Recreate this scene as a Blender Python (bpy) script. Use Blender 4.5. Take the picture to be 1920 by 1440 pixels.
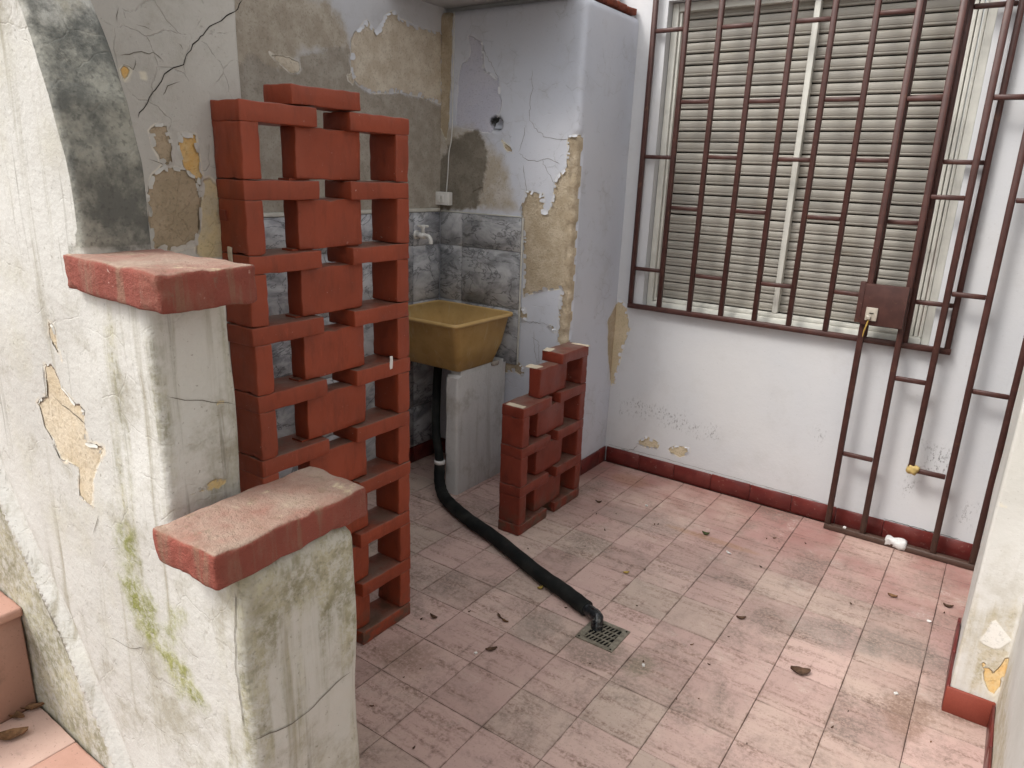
import bpy, bmesh, math, random
import numpy as np
from mathutils import Vector, Matrix, noise as mnoise

random.seed(7); RNG = np.random.default_rng(7)
for o in list(bpy.data.objects): bpy.data.objects.remove(o)
scene = bpy.context.scene
COL = scene.collection

# ---------------------------------------------------------------- camera
CAM = np.array([0.0, 0.0, 1.527])
FPX = 1346.4                      # focal length in pixels of the 1920x1440 photograph
ROT = np.array([[0.81806144, -0.19193997, 0.54215728],
                [0.57396476, 0.21246289, -0.79083752],
                [0.03660503, 0.95813286, 0.28397448]])
cd = bpy.data.cameras.new("camera"); cam = bpy.data.objects.new("camera", cd); COL.objects.link(cam)
cd.sensor_width = 36.0; cd.lens = FPX / 1920 * 36.0; cd.clip_start = 0.02; cd.clip_end = 500
mw = Matrix([list(ROT[i]) + [CAM[i]] for i in range(3)] + [[0, 0, 0, 1]])
cam.matrix_world = mw
scene.camera = cam
scene.render.resolution_x = 1024; scene.render.resolution_y = 768

# ---------------------------------------------------------------- sky, sun, exposure
SUN_EL, SUN_AZ = math.radians(52), math.radians(214)   # azimuth from +Y clockwise: behind and left of the camera
world = bpy.data.worlds.new("World"); scene.world = world; world.use_nodes = True
wn = world.node_tree
sky = wn.nodes.new("ShaderNodeTexSky"); sky.sky_type = 'NISHITA'; sky.sun_disc = False
sky.sun_elevation = SUN_EL; sky.sun_rotation = SUN_AZ
sky.air_density = 1.6; sky.dust_density = 5.0; sky.ozone_density = 1.0
desat = wn.nodes.new("ShaderNodeHueSaturation"); desat.inputs["Saturation"].default_value = 0.18
wn.links.new(sky.outputs[0], desat.inputs["Color"])
bg = wn.nodes["Background"]; bg.inputs[1].default_value = 0.15
wn.links.new(desat.outputs[0], bg.inputs[0])
sd = bpy.data.lights.new("sun", 'SUN'); sd.energy = 0.8; sd.angle = math.radians(13); sd.color = (1.0, 0.96, 0.9)
sun = bpy.data.objects.new("sun", sd); COL.objects.link(sun)
sdir = Vector((math.sin(SUN_AZ) * math.cos(SUN_EL), math.cos(SUN_AZ) * math.cos(SUN_EL), math.sin(SUN_EL)))
sun.rotation_euler = sdir.to_track_quat('Z', 'Y').to_euler(); sun.location = sdir * 12
vs = scene.view_settings; vs.view_transform = 'Standard'; vs.look = 'None'; vs.gamma = 1.0; vs.exposure = 0.85
vs.use_curve_mapping = False
scene.cycles.max_bounces = 6; scene.cycles.diffuse_bounces = 4; scene.cycles.glossy_bounces = 2
scene.cycles.use_adaptive_sampling = True; scene.cycles.adaptive_threshold = 0.02

# ---------------------------------------------------------------- pixel -> place
def ray(p): return ROT @ np.array([(p[0] - 960) / FPX, -(p[1] - 720) / FPX, -1.0])
def onx(p, x): d = ray(p); return CAM + d * ((x - CAM[0]) / d[0])
def ony(p, y): d = ray(p); return CAM + d * ((y - CAM[1]) / d[1])
def onz(p, z=0.0): d = ray(p); return CAM + d * ((z - CAM[2]) / d[2])
def poly_x(pts, x): return [tuple(onx(p, x)[[1, 2]]) for p in pts]     # (y, z) on a wall facing +X
def poly_y(pts, y): return [tuple(ony(p, y)[[0, 2]]) for p in pts]     # (x, z) on a wall facing -Y

# ---------------------------------------------------------------- shader helpers
class G:
    def __init__(s, name, rough=0.8, spec=0.3):
        s.m = bpy.data.materials.new(name); s.m.use_nodes = True; s.nt = s.m.node_tree
        s.b = s.nt.nodes["Principled BSDF"]; s.b.inputs["Roughness"].default_value = rough
        s.b.inputs["Specular IOR Level"].default_value = spec
        s._p = None
    def node(s, t, **k):
        n = s.nt.nodes.new(t)
        for a, v in k.items(): setattr(n, a, v)
        return n
    def put(s, sock, v):
        if isinstance(v, bpy.types.NodeSocket): s.nt.links.new(v, sock)
        elif isinstance(v, (tuple, list)) and len(v) == 3 and sock.type == 'RGBA': sock.default_value = (*v, 1)
        else: sock.default_value = v
    def pos(s):
        if s._p is None: s._p = s.node("ShaderNodeNewGeometry")
        return s._p.outputs["Position"]
    def normal_z(s):
        s.pos(); x = s.node("ShaderNodeSeparateXYZ"); s.put(x.inputs[0], s._p.outputs["Normal"]); return x.outputs[2]
    def xyz(s):
        x = s.node("ShaderNodeSeparateXYZ"); s.put(x.inputs[0], s.pos()); return x.outputs
    def scaled(s, v, loc=(0, 0, 0)):
        n = s.node("ShaderNodeMapping"); s.put(n.inputs[0], s.pos()); n.inputs["Scale"].default_value = v
        n.inputs["Location"].default_value = loc; return n.outputs[0]
    def rand(s): return s.node("ShaderNodeObjectInfo").outputs["Random"]
    def noise(s, scale, detail=4, rough=0.55, vec=None, dist=0.0):
        key = (scale, detail, rough, dist); cache = s.__dict__.setdefault('nc', {})
        if vec is None and key in cache: return cache[key]
        n = s.node("ShaderNodeTexNoise"); s.put(n.inputs["Vector"], vec or s.pos())
        n.inputs["Scale"].default_value = scale; n.inputs["Detail"].default_value = detail
        n.inputs["Roughness"].default_value = rough; n.inputs["Distortion"].default_value = dist
        if vec is None: cache[key] = n.outputs["Fac"]
        return n.outputs["Fac"]
    def voro(s, scale, feature='F1', vec=None):
        n = s.node("ShaderNodeTexVoronoi", feature=feature); s.put(n.inputs["Vector"], vec or s.pos())
        n.inputs["Scale"].default_value = scale; return n.outputs["Distance"]
    def math(s, op, a, b=None, c=None):
        n = s.node("ShaderNodeMath", operation=op); s.put(n.inputs[0], a)
        if b is not None: s.put(n.inputs[1], b)
        if c is not None: s.put(n.inputs[2], c)
        return n.outputs[0]
    def step(s, v, lo, hi, a=0.0, b=1.0):       # smooth 0..1 as v goes lo -> hi
        n = s.node("ShaderNodeMapRange", interpolation_type='SMOOTHSTEP'); s.put(n.inputs[0], v)
        n.inputs[1].default_value = lo; n.inputs[2].default_value = hi
        n.inputs[3].default_value = a; n.inputs[4].default_value = b; return n.outputs[0]
    def mix(s, f, a, b, mode='MIX'):
        n = s.node("ShaderNodeMix", data_type='RGBA', blend_type=mode); s.put(n.inputs[0], f)
        s.put(n.inputs[6], a); s.put(n.inputs[7], b); return n.outputs[2]
    def attr(s, name): return s.node("ShaderNodeAttribute", attribute_name=name).outputs["Fac"]
    def bump(s, h, strength=0.5, dist=0.01, prev=None):
        n = s.node("ShaderNodeBump"); n.inputs["Strength"].default_value = strength
        n.inputs["Distance"].default_value = dist; s.put(n.inputs["Height"], h)
        if prev: s.put(n.inputs["Normal"], prev)
        return n.outputs[0]
    def done(s, col=None, rough=None, normal=None):
        if col is not None: s.put(s.b.inputs["Base Color"], col)
        if rough is not None: s.put(s.b.inputs["Roughness"], rough)
        if normal is not None: s.put(s.b.inputs["Normal"], normal)
        return s.m

def wall_mat(name, paint, paint2, layers, dirt=(0.25, 0.22, 0.17), dirt_amt=0.5, streak=0.0, bumpy=0.5, tint2=None, crackle=0.0):
    """layers: (attribute, colour a, colour b, edge noise in metres, softness, cut depth, lip colour)"""
    g = G(name, 0.78, 0.25)
    base = g.mix(g.step(g.noise(1.7, 4), 0.35, 0.7), paint, paint2)
    if tint2: base = g.mix(g.step(g.noise(4.0, 6, 0.65), 0.5, 0.75, 0, 0.55), base, tint2)
    # fine grime: pores and blotches
    blot = g.math('MULTIPLY', g.step(g.noise(5.5, 6, 0.74), 0.50, 0.72), dirt_amt)
    base = g.mix(blot, base, dirt)
    pores = g.step(g.noise(120, 2, 0.6), 0.66, 0.74, 0, 0.5 * dirt_amt + 0.1)
    base = g.mix(pores, base, tuple(c * 0.6 for c in dirt))
    if streak:
        sv = g.noise(1.0, 6, 0.62, vec=g.scaled((22, 22, 1.1)))
        base = g.mix(g.step(sv, 0.54, 0.72, 0, streak), base, dirt)
        sv2 = g.noise(1.0, 4, 0.6, vec=g.scaled((60, 60, 2.5), (3, 1, 2)))
        base = g.mix(g.step(sv2, 0.6, 0.75, 0, streak * 0.7), base, tuple(c * 0.55 for c in dirt))
    ck = None
    if crackle:
        wv = g.node("ShaderNodeVectorMath", operation='ADD'); g.put(wv.inputs[0], g.pos())
        nn = g.node("ShaderNodeTexNoise"); nn.inputs["Scale"].default_value = 16; nn.inputs["Detail"].default_value = 3; g.put(nn.inputs["Vector"], g.pos())
        sc_ = g.node("ShaderNodeVectorMath", operation='SCALE'); g.put(sc_.inputs[0], nn.outputs["Color"]); sc_.inputs["Scale"].default_value = 0.05; g.put(wv.inputs[1], sc_.outputs[0])
        ed = g.voro(11, 'DISTANCE_TO_EDGE', wv.outputs[0])
        ck = g.math('MULTIPLY', g.step(ed, 0.022, 0.004), g.step(g.noise(5.5, 6, 0.74), 0.47, 0.56, 0, crackle))
        base = g.mix(g.math('MULTIPLY', ck, 0.6), base, tuple(c * 0.5 for c in dirt))
    h = g.math('MULTIPLY', g.noise(9, 4, 0.6), 1.0 * bumpy)
    h = g.math('ADD', h, g.math('MULTIPLY', g.noise(70, 3, 0.7), 0.35 * bumpy))
    grain = g.noise(48, 4, 0.75); rag = g.noise(26, 5, 0.68); rag2 = g.noise(6.5, 2, 0.5)
    if ck is not None: h = g.math('SUBTRACT', h, g.math('MULTIPLY', ck, 0.8))
    for (an, ca, cb, amp, soft, cut, lip) in layers:
        s_ = g.attr(an)
        v = g.math('ADD', s_, g.math('MULTIPLY', g.math('SUBTRACT', rag, 0.5), amp))
        v = g.math('ADD', v, g.math('MULTIPLY', g.math('SUBTRACT', rag2, 0.5), amp * 1.2))
        if an == 'green':
            vn = g.noise(1.0, 5, 0.65, vec=g.scaled((34, 34, 3.0), (1, 4, 2)))
            v = g.math('ADD', s_, g.math('MULTIPLY', g.math('SUBTRACT', vn, 0.45), amp * 2.2))
        m = g.step(v, soft, -soft)
        if an in ('moss', 'green'): m = g.math('MULTIPLY', m, g.step(grain, 0.34, 0.60, 0.25, 1.0))
        c = g.mix(g.step(g.noise(13, 5, 0.7), 0.38, 0.66), ca, cb)
        c = g.mix(g.step(g.noise(120, 2, 0.6), 0.52, 0.70, 0, 0.5), c, tuple(q * 0.62 for q in ca))
        if lip:
            lm = g.step(v, soft + 0.006, soft + 0.001)
            base = g.mix(g.math('MULTIPLY', lm, g.step(g.noise(18, 3), 0.4, 0.6)), base, lip)
        base = g.mix(m, base, c)
        if cut:
            h = g.math('ADD', h, g.math('MULTIPLY', m, -cut))
            h = g.math('ADD', h, g.math('MULTIPLY', g.math('MULTIPLY', m, g.noise(120, 2, 0.6)), 0.25 * cut))
    n = g.bump(h, 0.7, 0.006)
    return g.done(base, None, n)

# ---------------------------------------------------------------- mesh helpers
class MB:
    def __init__(s): s.v = []; s.f = []
    def add(s, vs_, fs):
        o = len(s.v); s.v += [tuple(map(float, q)) for q in vs_]; s.f += [tuple(i + o for i in f) for f in fs]; return s
    def box(s, x0, x1, y0, y1, z0, z1):
        return s.add([(x0, y0, z0), (x1, y0, z0), (x1, y1, z0), (x0, y1, z0), (x0, y0, z1), (x1, y0, z1), (x1, y1, z1), (x0, y1, z1)],
                     [(0, 3, 2, 1), (4, 5, 6, 7), (0, 1, 5, 4), (1, 2, 6, 5), (2, 3, 7, 6), (3, 0, 4, 7)])
    def grid(s, P, skip=None, flip=False):       # P[i][j] points
        P = np.asarray(P); n, m = P.shape[:2]
        fs = []
        for i in range(n - 1):
            for j in range(m - 1):
                if skip and skip(i, j): continue
                q = (i * m + j, (i + 1) * m + j, (i + 1) * m + j + 1, i * m + j + 1)
                fs.append(q[::-1] if flip else q)
        return s.add(P.reshape(-1, 3), fs)
    def tube(s, pts, rad, seg=12, caps=True, ell=None):
        pts = [Vector(p) for p in pts]; n = len(pts)
        rad = rad if isinstance(rad, (list, tuple)) else [rad] * n
        t0 = (pts[1] - pts[0]).normalized()
        up = Vector((0, 0, 1)) if abs(t0.z) < 0.9 else Vector((1, 0, 0))
        a = t0.cross(up).normalized(); rings = []
        for i, p in enumerate(pts):
            t = (pts[min(i + 1, n - 1)] - pts[max(i - 1, 0)]).normalized()
            a = (a - t * a.dot(t)).normalized(); b = t.cross(a)
            rings.append([p + (a * math.cos(2 * math.pi * k / seg) + b * math.sin(2 * math.pi * k / seg)) * rad[i] for k in range(seg)])
        o = []
        for r_ in rings: o += r_
        fs = [(i * seg + k, i * seg + (k + 1) % seg, (i + 1) * seg + (k + 1) % seg, (i + 1) * seg + k) for i in range(n - 1) for k in range(seg)]
        if caps: fs += [tuple(range(seg))[::-1], tuple((n - 1) * seg + k for k in range(seg))]
        return s.add(o, fs)
    def mesh(s, name, mats, smooth=False):
        me = bpy.data.meshes.new(name); me.from_pydata(s.v, [], s.f); me.validate(); me.update()
        for m in (mats if isinstance(mats, (list, tuple)) else [mats]): me.materials.append(m)
        if smooth: me.shade_smooth()
        return me

def link(name, me, parent=None, loc=None, rot=None):
    o = bpy.data.objects.new(name, me); COL.objects.link(o)
    if parent: o.parent = parent
    if loc is not None: o.location = loc
    if rot is not None: o.rotation_euler = rot
    return o
def tag(o, label, cat=None, group=None, kind=None):
    if label: o["label"] = label
    if cat: o["category"] = cat
    if group: o["group"] = group
    if kind: o["kind"] = kind
    return o
def empty(name, loc, label, cat, group=None):
    o = link(name, None, None, loc); o.empty_display_size = 0.05
    return tag(o, label, cat, group)
def part(name, mb, mat, root, smooth=False, loc=None):
    """mesh given in world coordinates, parented under root with the offset taken out"""
    o = link(name, mb.mesh(name, mat, smooth), root)
    if root is not None:
        off = root_world(root); o.location = -off if loc is None else loc
    return o
def root_world(o):
    v = Vector(o.location); p = o.parent
    while p: v = v + Vector(p.location); p = p.parent
    return v
def bevel_box(name, sx, sy, sz, bev, mat, seg=2, jit=0.0, seed=0):
    bm = bmesh.new(); bmesh.ops.create_cube(bm, size=1)
    bmesh.ops.scale(bm, vec=(sx, sy, sz), verts=bm.verts)
    if jit:
        r_ = random.Random(seed)
        for v in bm.verts: v.co += Vector((r_.uniform(-jit, jit), r_.uniform(-jit, jit), r_.uniform(-jit, jit)))
    bmesh.ops.bevel(bm, geom=list(bm.edges), offset=bev, segments=seg, profile=0.6, affect='EDGES')
    me = bpy.data.meshes.new(name); bm.to_mesh(me); bm.free(); me.materials.append(mat)
    me.shade_smooth(); me.set_sharp_from_angle(angle=math.radians(50)); return me
def lumpy_box(name, sx, sy, sz, bev, amp, mat, seed=0, fr=14, res=0.016, it=3, chips=0.0):
    bm = bmesh.new(); bmesh.ops.create_cube(bm, size=1); bmesh.ops.scale(bm, vec=(sx, sy, sz), verts=bm.verts)
    bmesh.ops.bevel(bm, geom=list(bm.edges), offset=bev, segments=2, profile=0.55, affect='EDGES')
    for k in range(it): bmesh.ops.subdivide_edges(bm, edges=[e for e in bm.edges if e.calc_length() > res], cuts=1, use_grid_fill=True)
    for v in bm.verts:
        q = v.co * fr + Vector((seed * 7.3, seed * 3.1, 0)); d = mnoise.noise_vector(q)
        edge = sum(abs(abs(c) - h / 2) < bev * 1.4 for c, h in zip(v.co, (sx, sy, sz)))
        v.co += (d + mnoise.noise_vector(q * 3.1) * .5) * amp * (1.7 if edge > 1 else 0.7)
        if chips and edge > 1:
            c_ = mnoise.noise(q * 1.9 + Vector((3, 1, 9)))
            if c_ > .22: v.co *= 1 - Vector((1 / sx, 1 / sy, 1 / sz)).length * 0 - chips * (c_ - .22) / max(abs(v.co.x), abs(v.co.y), .02) * .5; v.co.z *= 1 - chips * (c_ - .22) * 12
    bmesh.ops.triangulate(bm, faces=bm.faces)
    me = bpy.data.meshes.new(name); bm.to_mesh(me); bm.free(); me.materials.append(mat); me.shade_smooth(); return me

def sdf(P, polys):
    out = np.full(len(P), 0.2)
    for poly in polys:
        V = np.array(poly); W = np.roll(V, -1, 0); d = np.full(len(P), 9.0); ins = np.zeros(len(P), bool)
        for a, b in zip(V, W):
            e = b - a; w = P - a; t = np.clip((w @ e) / max(e @ e, 1e-12), 0, 1)
            d = np.minimum(d, np.hypot(*(w - t[:, None] * e).T))
            c = (a[1] > P[:, 1]) != (b[1] > P[:, 1])
            with np.errstate(divide='ignore', invalid='ignore'):
                xi = a[0] + (P[:, 1] - a[1]) * e[0] / np.where(abs(e[1]) < 1e-12, 1e-12, e[1])
            ins ^= c & (P[:, 0] < xi)
        out = np.minimum(out, np.where(ins, -d, d))
    return np.clip(out, -0.2, 0.2)
def masks(me, spec):
    """spec: {attribute: [(axis, plane value, polygons), ...]}: signed distance, per vertex, to the worn patches of a wall face"""
    n = len(me.vertices); co = np.empty(n * 3, np.float32); me.vertices.foreach_get('co', co); co = co.reshape(-1, 3).astype(float)
    for name, items in spec.items():
        val = np.full(n, 0.2)
        for ax, pv, polys in items:
            near = abs(co[:, 0 if ax == 'x' else 1] - pv) < 0.035
            P = co[near][:, [1, 2]] if ax == 'x' else co[near][:, [0, 2]]
            if name in ('peel', 'ochre', 'cream', 'violet'): polys = [ragged(q) for q in polys]
            if len(P): val[near] = np.minimum(val[near], sdf(P, polys))
        a = me.attributes.new(name, 'FLOAT', 'POINT'); a.data.foreach_set('value', val.astype(np.float32))
def ragged(poly, amp=0.007, seed=0):
    """flaked-off outline: the traced patch with a broken, fractal edge"""
    out = []; V = [np.array(p, float) for p in poly]
    for a, b in zip(V, V[1:] + V[:1]):
        k = max(1, int(np.linalg.norm(b - a) / 0.007))
        for j in range(k):
            q = a + (b - a) * j / k
            d = mnoise.noise_vector(Vector((q[0] * 26, q[1] * 26, seed))); e = mnoise.noise_vector(Vector((q[0] * 75, q[1] * 75, seed + 5)))
            out.append((q[0] + amp * (1.1 * d.x + .55 * e.x), q[1] + amp * (1.1 * d.y + .55 * e.y)))
    return out
def flakes(parent, polys, axis, plane, out, mat, dens=0.35, seed=0, size=1.0, wob=None):
    """paint curling off along the edge of the bare patches"""
    r_ = random.Random(seed); mb = MB()
    for poly in polys:
        V = [np.array(p) for p in poly]; n = len(V); area = sum(V[i][0] * V[(i + 1) % n][1] - V[(i + 1) % n][0] * V[i][1] for i in range(n)); sg = 1 if area > 0 else -1
        i = 0
        while i < n:
            if r_.random() > dens: i += 1; continue
            if axis == 'y' and abs(plane - YP) < .01 and V[i][0] > XP - .034: i += 1; continue
            w = r_.randint(1, 4); pts = [V[(i + k) % n] for k in range(w + 1)]; lift = r_.uniform(.002, .007) * size; ln = r_.uniform(.004, .014) * size; G_ = []
            for k, p in enumerate(pts):
                t = V[(i + k + 1) % n] - V[(i + k - 1) % n]; t = t / max(np.linalg.norm(t), 1e-6); inw = np.array([-t[1], t[0]]) * sg
                fall = math.sin(math.pi * (k + .6) / (w + 1.2)); row = []
                for j in range(4):
                    u_ = -.35 + 1.35 * j / 3; q = p + inw * ln * u_ * (.5 + .5 * fall); h_ = .0008 + lift * max(u_ + .35, 0) ** 1.6 * (.4 + .6 * fall) * .6
                    row.append((plane + out * h_, q[0], q[1]) if axis == 'x' else (q[0], plane + out * h_, q[1]))
                G_.append(row)
            G_ = np.array(G_)
            if wob: G_ = wobble(G_, *wob)
            mb.grid(G_); i += w
    if mb.v:
        o = part("paint_flakes", mb, mat, parent); o["kind"] = "stuff"; return o
def seglin(a, b, step): return np.linspace(a, b, max(2, int(round(abs(b - a) / step)) + 1))
def round_path(pts, r, step, seg=5):
    """xy path with rounded inner corners; returns list of (x, y)"""
    pts = [np.array(p, float) for p in pts]; out = []
    cur = pts[0]
    for i in range(1, len(pts)):
        last = i == len(pts) - 1
        d = pts[i] - pts[i - 1]; d /= np.linalg.norm(d); end = pts[i] if last else pts[i] - d * r
        k = max(1, int(round(np.linalg.norm(end - cur) / step)))
        for j in range(k + (1 if last else 0)): out.append(cur + (end - cur) * j / k)
        if not last:
            d2 = pts[i + 1] - pts[i]; d2 /= np.linalg.norm(d2); e2 = pts[i] + d2 * r
            for j in range(seg):
                t = j / seg; out.append((1 - t) ** 2 * end + 2 * t * (1 - t) * pts[i] + t * t * e2)
            cur = e2
    return out
def wobble(P, amp=0.003, fr=4.0):
    P = np.asarray(P, float); s = P.shape; Q = P.reshape(-1, 3)
    for q in Q:
        d = mnoise.noise_vector(Vector(q) * fr); q[0] += d.x * amp; q[1] += d.y * amp
    return Q.reshape(s)
def crack(parent, pts3, nrm, width, mat, seed=0, name="crack", jag=0.006, wob=None):
    """hairline crack: thin dark ribbon a millimetre proud of the plaster"""
    r_ = random.Random(seed); P = [np.array(p) for p in pts3]; fine = []
    for a, b in zip(P, P[1:]):
        k = max(2, int(np.linalg.norm(b - a) / 0.012))
        for j in range(k): fine.append(a + (b - a) * j / k + np.array([r_.uniform(-jag, jag) * (1 - abs(c)) for c in nrm]))
    fine.append(P[-1])
    if wob: fine = [q for q in wobble(np.array(fine), *wob)]
    nrm = np.array(nrm, float); L, R_ = [], []
    for i, p in enumerate(fine):
        t = fine[min(i + 1, len(fine) - 1)] - fine[max(i - 1, 0)]; s_ = np.cross(nrm, t); s_ /= max(np.linalg.norm(s_), 1e-9)
        w = width * (0.35 + 0.65 * abs(mnoise.noise(Vector(p) * 30))) * (1 if 0 < i < len(fine) - 1 else 0.1)
        L.append(p + s_ * w + nrm * 0.0012); R_.append(p - s_ * w + nrm * 0.0012)
    mb = MB().grid(np.array([L, R_]))
    return part(name, mb, mat, parent)

# ---------------------------------------------------------------- materials
TAN, TAN2 = (0.40, 0.325, 0.225), (0.52, 0.44, 0.33)
PAINT, PAINT2 = (0.535, 0.56, 0.625), (0.63, 0.63, 0.655)
CREAM = (0.60, 0.50, 0.28)
m_window_wall = wall_mat("window_wall_paint", (0.58, 0.59, 0.61), (0.62, 0.62, 0.625),
    [("peel", (0.55, 0.46, 0.31), (0.62, 0.53, 0.38), 0.006, 0.0012, 3.0, (0.72, 0.68, 0.6))], dirt_amt=0.10, bumpy=0.45)
def add_scuff(mat):
    g = mat.node_tree; b = g.nodes["Principled BSDF"]; src = b.inputs["Base Color"].links[0].from_socket
    w = G.__new__(G); w.m = mat; w.nt = g; w.b = b; w._p = None
    sp = w.noise(1.0, 5, 0.7, vec=w.scaled((110, 110, 60)))
    inside = w.step(w.math('ADD', w.attr("scuff"), w.math('MULTIPLY', w.math('SUBTRACT', w.noise(14, 4), 0.5), 0.12)), 0.03, -0.04)
    w.put(b.inputs["Base Color"], w.mix(w.math('MULTIPLY', w.step(sp, 0.52, 0.64), w.math('MULTIPLY', inside, 0.75)), src, (0.13, 0.13, 0.13)))
add_scuff(m_window_wall)
m_pier = wall_mat("pier_paint", PAINT, (0.575, 0.59, 0.64),
    [("violet", (0.47, 0.475, 0.56), (0.50, 0.50, 0.57), 0.006, 0.0015, 1.6, (0.66, 0.66, 0.68)),
     ("tan", (0.42, 0.37, 0.30), (0.53, 0.50, 0.46), 0.05, 0.035, 0.0, None),
     ("damp", (0.17, 0.15, 0.12), (0.24, 0.215, 0.175), 0.05, 0.012, 0.2, None),
     ("peel", TAN, TAN2, 0.006, 0.0012, 3.5, (0.66, 0.62, 0.5)),
     ("hole_shade", (0.015, 0.015, 0.015), (0.06, 0.06, 0.06), 0.03, 0.012, 0.6, None)], dirt_amt=0.16, bumpy=0.4, crackle=0.25)  # last layer: near-black painted as the shade inside the plaster hole
m_recess = wall_mat("recess_plaster", (0.50, 0.505, 0.53), (0.55, 0.545, 0.55),
    [("brown", (0.36, 0.31, 0.245), (0.46, 0.41, 0.34), 0.07, 0.035, 0.0, None),
     ("grey", (0.30, 0.265, 0.22), (0.385, 0.35, 0.30), 0.04, 0.01, 0.5, None),
     ("peel", (0.50, 0.425, 0.33), (0.62, 0.56, 0.46), 0.010, 0.0015, 2.5, (0.68, 0.64, 0.56))], dirt_amt=0.25, bumpy=0.5)
m_side = wall_mat("side_wall_paint", (0.52, 0.505, 0.47), (0.44, 0.425, 0.395),
    [("ochre", (0.62, 0.38, 0.13), (0.60, 0.45, 0.24), 0.006, 0.0015, 2.0, (0.62, 0.58, 0.48)),
     ("cream", (0.60, 0.50, 0.30), (0.50, 0.44, 0.32), 0.01, 0.003, 1.5, (0.65, 0.6, 0.5)),
     ("peel", (0.33, 0.265, 0.18), (0.40, 0.32, 0.225), 0.008, 0.0015, 3.0, (0.66, 0.62, 0.54))], dirt=(0.27, 0.25, 0.20), dirt_amt=0.45, bumpy=1.0, crackle=0.35)
m_parapet = wall_mat("parapet_limewash", (0.53, 0.525, 0.495), (0.45, 0.44, 0.41),
    [("green", (0.22, 0.21, 0.14), (0.40, 0.38, 0.28), 0.09, 0.035, 0.0, None),
     ("moss", (0.19, 0.20, 0.055), (0.33, 0.33, 0.15), 0.09, 0.03, -0.3, None),
     ("peel", (0.46, 0.38, 0.265), (0.53, 0.46, 0.35), 0.016, 0.002, 1.6, (0.58, 0.52, 0.42)),
     ("ochre", (0.56, 0.42, 0.20), (0.62, 0.52, 0.32), 0.03, 0.002, 0.6, None),
     ("algae", (0.11, 0.112, 0.102), (0.29, 0.285, 0.245), 0.07, 0.02, 0.0, None)],
    dirt=(0.27, 0.25, 0.19), dirt_amt=0.8, streak=0.85, bumpy=1.3, crackle=0.12, tint2=(0.42, 0.40, 0.31))
m_jamb = wall_mat("jamb_limewash", (0.63, 0.62, 0.59), (0.55, 0.54, 0.50),
    [("green", (0.42, 0.37, 0.26), (0.55, 0.50, 0.40), 0.12, 0.05, 0.0, None),
     ("white", (0.70, 0.68, 0.63), (0.74, 0.72, 0.68), 0.01, 0.003, -0.3, None),
     ("ochre", (0.66, 0.42, 0.16), (0.66, 0.52, 0.30), 0.008, 0.0015, 2.0, (0.66, 0.62, 0.52))],
    dirt=(0.34, 0.30, 0.22), dirt_amt=0.38, streak=0.12, bumpy=0.7)
def simple(name, col, rough=0.6, spec=0.4, var=0.15, sc=30, bmp=0.2, bd=0.002):
    g = G(name, rough, spec); c = g.mix(g.step(g.noise(sc, 5), 0.35, 0.7), col, tuple(q * (1 - var) for q in col))
    return g.done(c, None, g.bump(g.noise(sc * 4, 4), bmp, bd))
def brick_mat(name, red, dust_amt, wear, old=0.0):
    g = G(name, 0.42, 0.4); r_ = g.rand()
    c = g.mix(g.step(g.noise(7, 5), 0.3, 0.7), red, tuple(q * 0.78 for q in red))
    c = g.mix(g.math('MULTIPLY', r_, 0.35), c, tuple(q * 0.7 for q in red))
    up = g.step(g.normal_z(), 0.5, 0.9)
    d = g.math('MULTIPLY', up, g.step(g.noise(11, 6, 0.6), 0.25, 0.7, 0.25 * dust_amt, dust_amt))
    c = g.mix(d, c, (0.17, 0.115, 0.09) if not old else (0.33, 0.25, 0.195))
    spk = g.math('MULTIPLY', g.step(g.noise(95, 4, 0.6), 0.68, 0.73, 0, wear * 0.7), g.step(g.noise(7, 5), 0.45, 0.62)); c = g.mix(spk, c, (0.55, 0.42, 0.36))
    blot = g.step(g.noise(16, 6, 0.75), 0.60, 0.75, 0, 0.55 + old * 0.3); c = g.mix(blot, c, tuple(q * 0.42 for q in red) if not old else (0.16, 0.14, 0.09))
    if old:
        lich = g.step(g.noise(22, 6, 0.7), 0.58, 0.7, 0, 0.6); c = g.mix(g.math('MULTIPLY', lich, up), c, (0.55, 0.47, 0.30))
        drip = g.noise(1, 4, 0.6, vec=g.scaled((45, 45, 4))); c = g.mix(g.step(drip, 0.55, 0.68, 0, 0.5), c, (0.20, 0.14, 0.09))
    film = g.noise(1, 5, 0.65, vec=g.scaled((30, 30, 9), (2, 7, 1))); c = g.mix(g.step(film, 0.48, 0.72, 0, 0.5), c, tuple(q * 0.5 for q in red) if not old else (0.22, 0.13, 0.09))
    pale = g.noise(1, 5, 0.7, vec=g.scaled((40, 40, 14), (9, 3, 4))); c = g.mix(g.step(pale, 0.60, 0.76, 0, 0.35), c, tuple(min(1, q * 1.5 + 0.02) for q in red))
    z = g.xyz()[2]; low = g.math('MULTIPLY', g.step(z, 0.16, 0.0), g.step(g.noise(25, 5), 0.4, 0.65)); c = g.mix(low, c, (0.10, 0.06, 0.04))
    ro = g.step(g.noise(9, 4), 0.3, 0.7, 0.36, 0.62) if not old else 0.88
    n = g.bump(g.math('ADD', g.noise(40, 3, 0.65) if not old else g.noise(55, 5, 0.75), g.math('MULTIPLY', g.noise(8, 3), 0.8)), 0.35 if not old else 1.0, 0.003 if not old else 0.007)
    return g.done(c, ro, n)
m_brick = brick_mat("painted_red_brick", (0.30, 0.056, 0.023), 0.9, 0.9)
m_brick_low = brick_mat("painted_dark_red_brick", (0.20, 0.034, 0.018), 0.9, 1.0)
m_cap = brick_mat("weathered_red_cap", (0.25, 0.064, 0.044), 0.95, 0.8, old=1.0)
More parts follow.
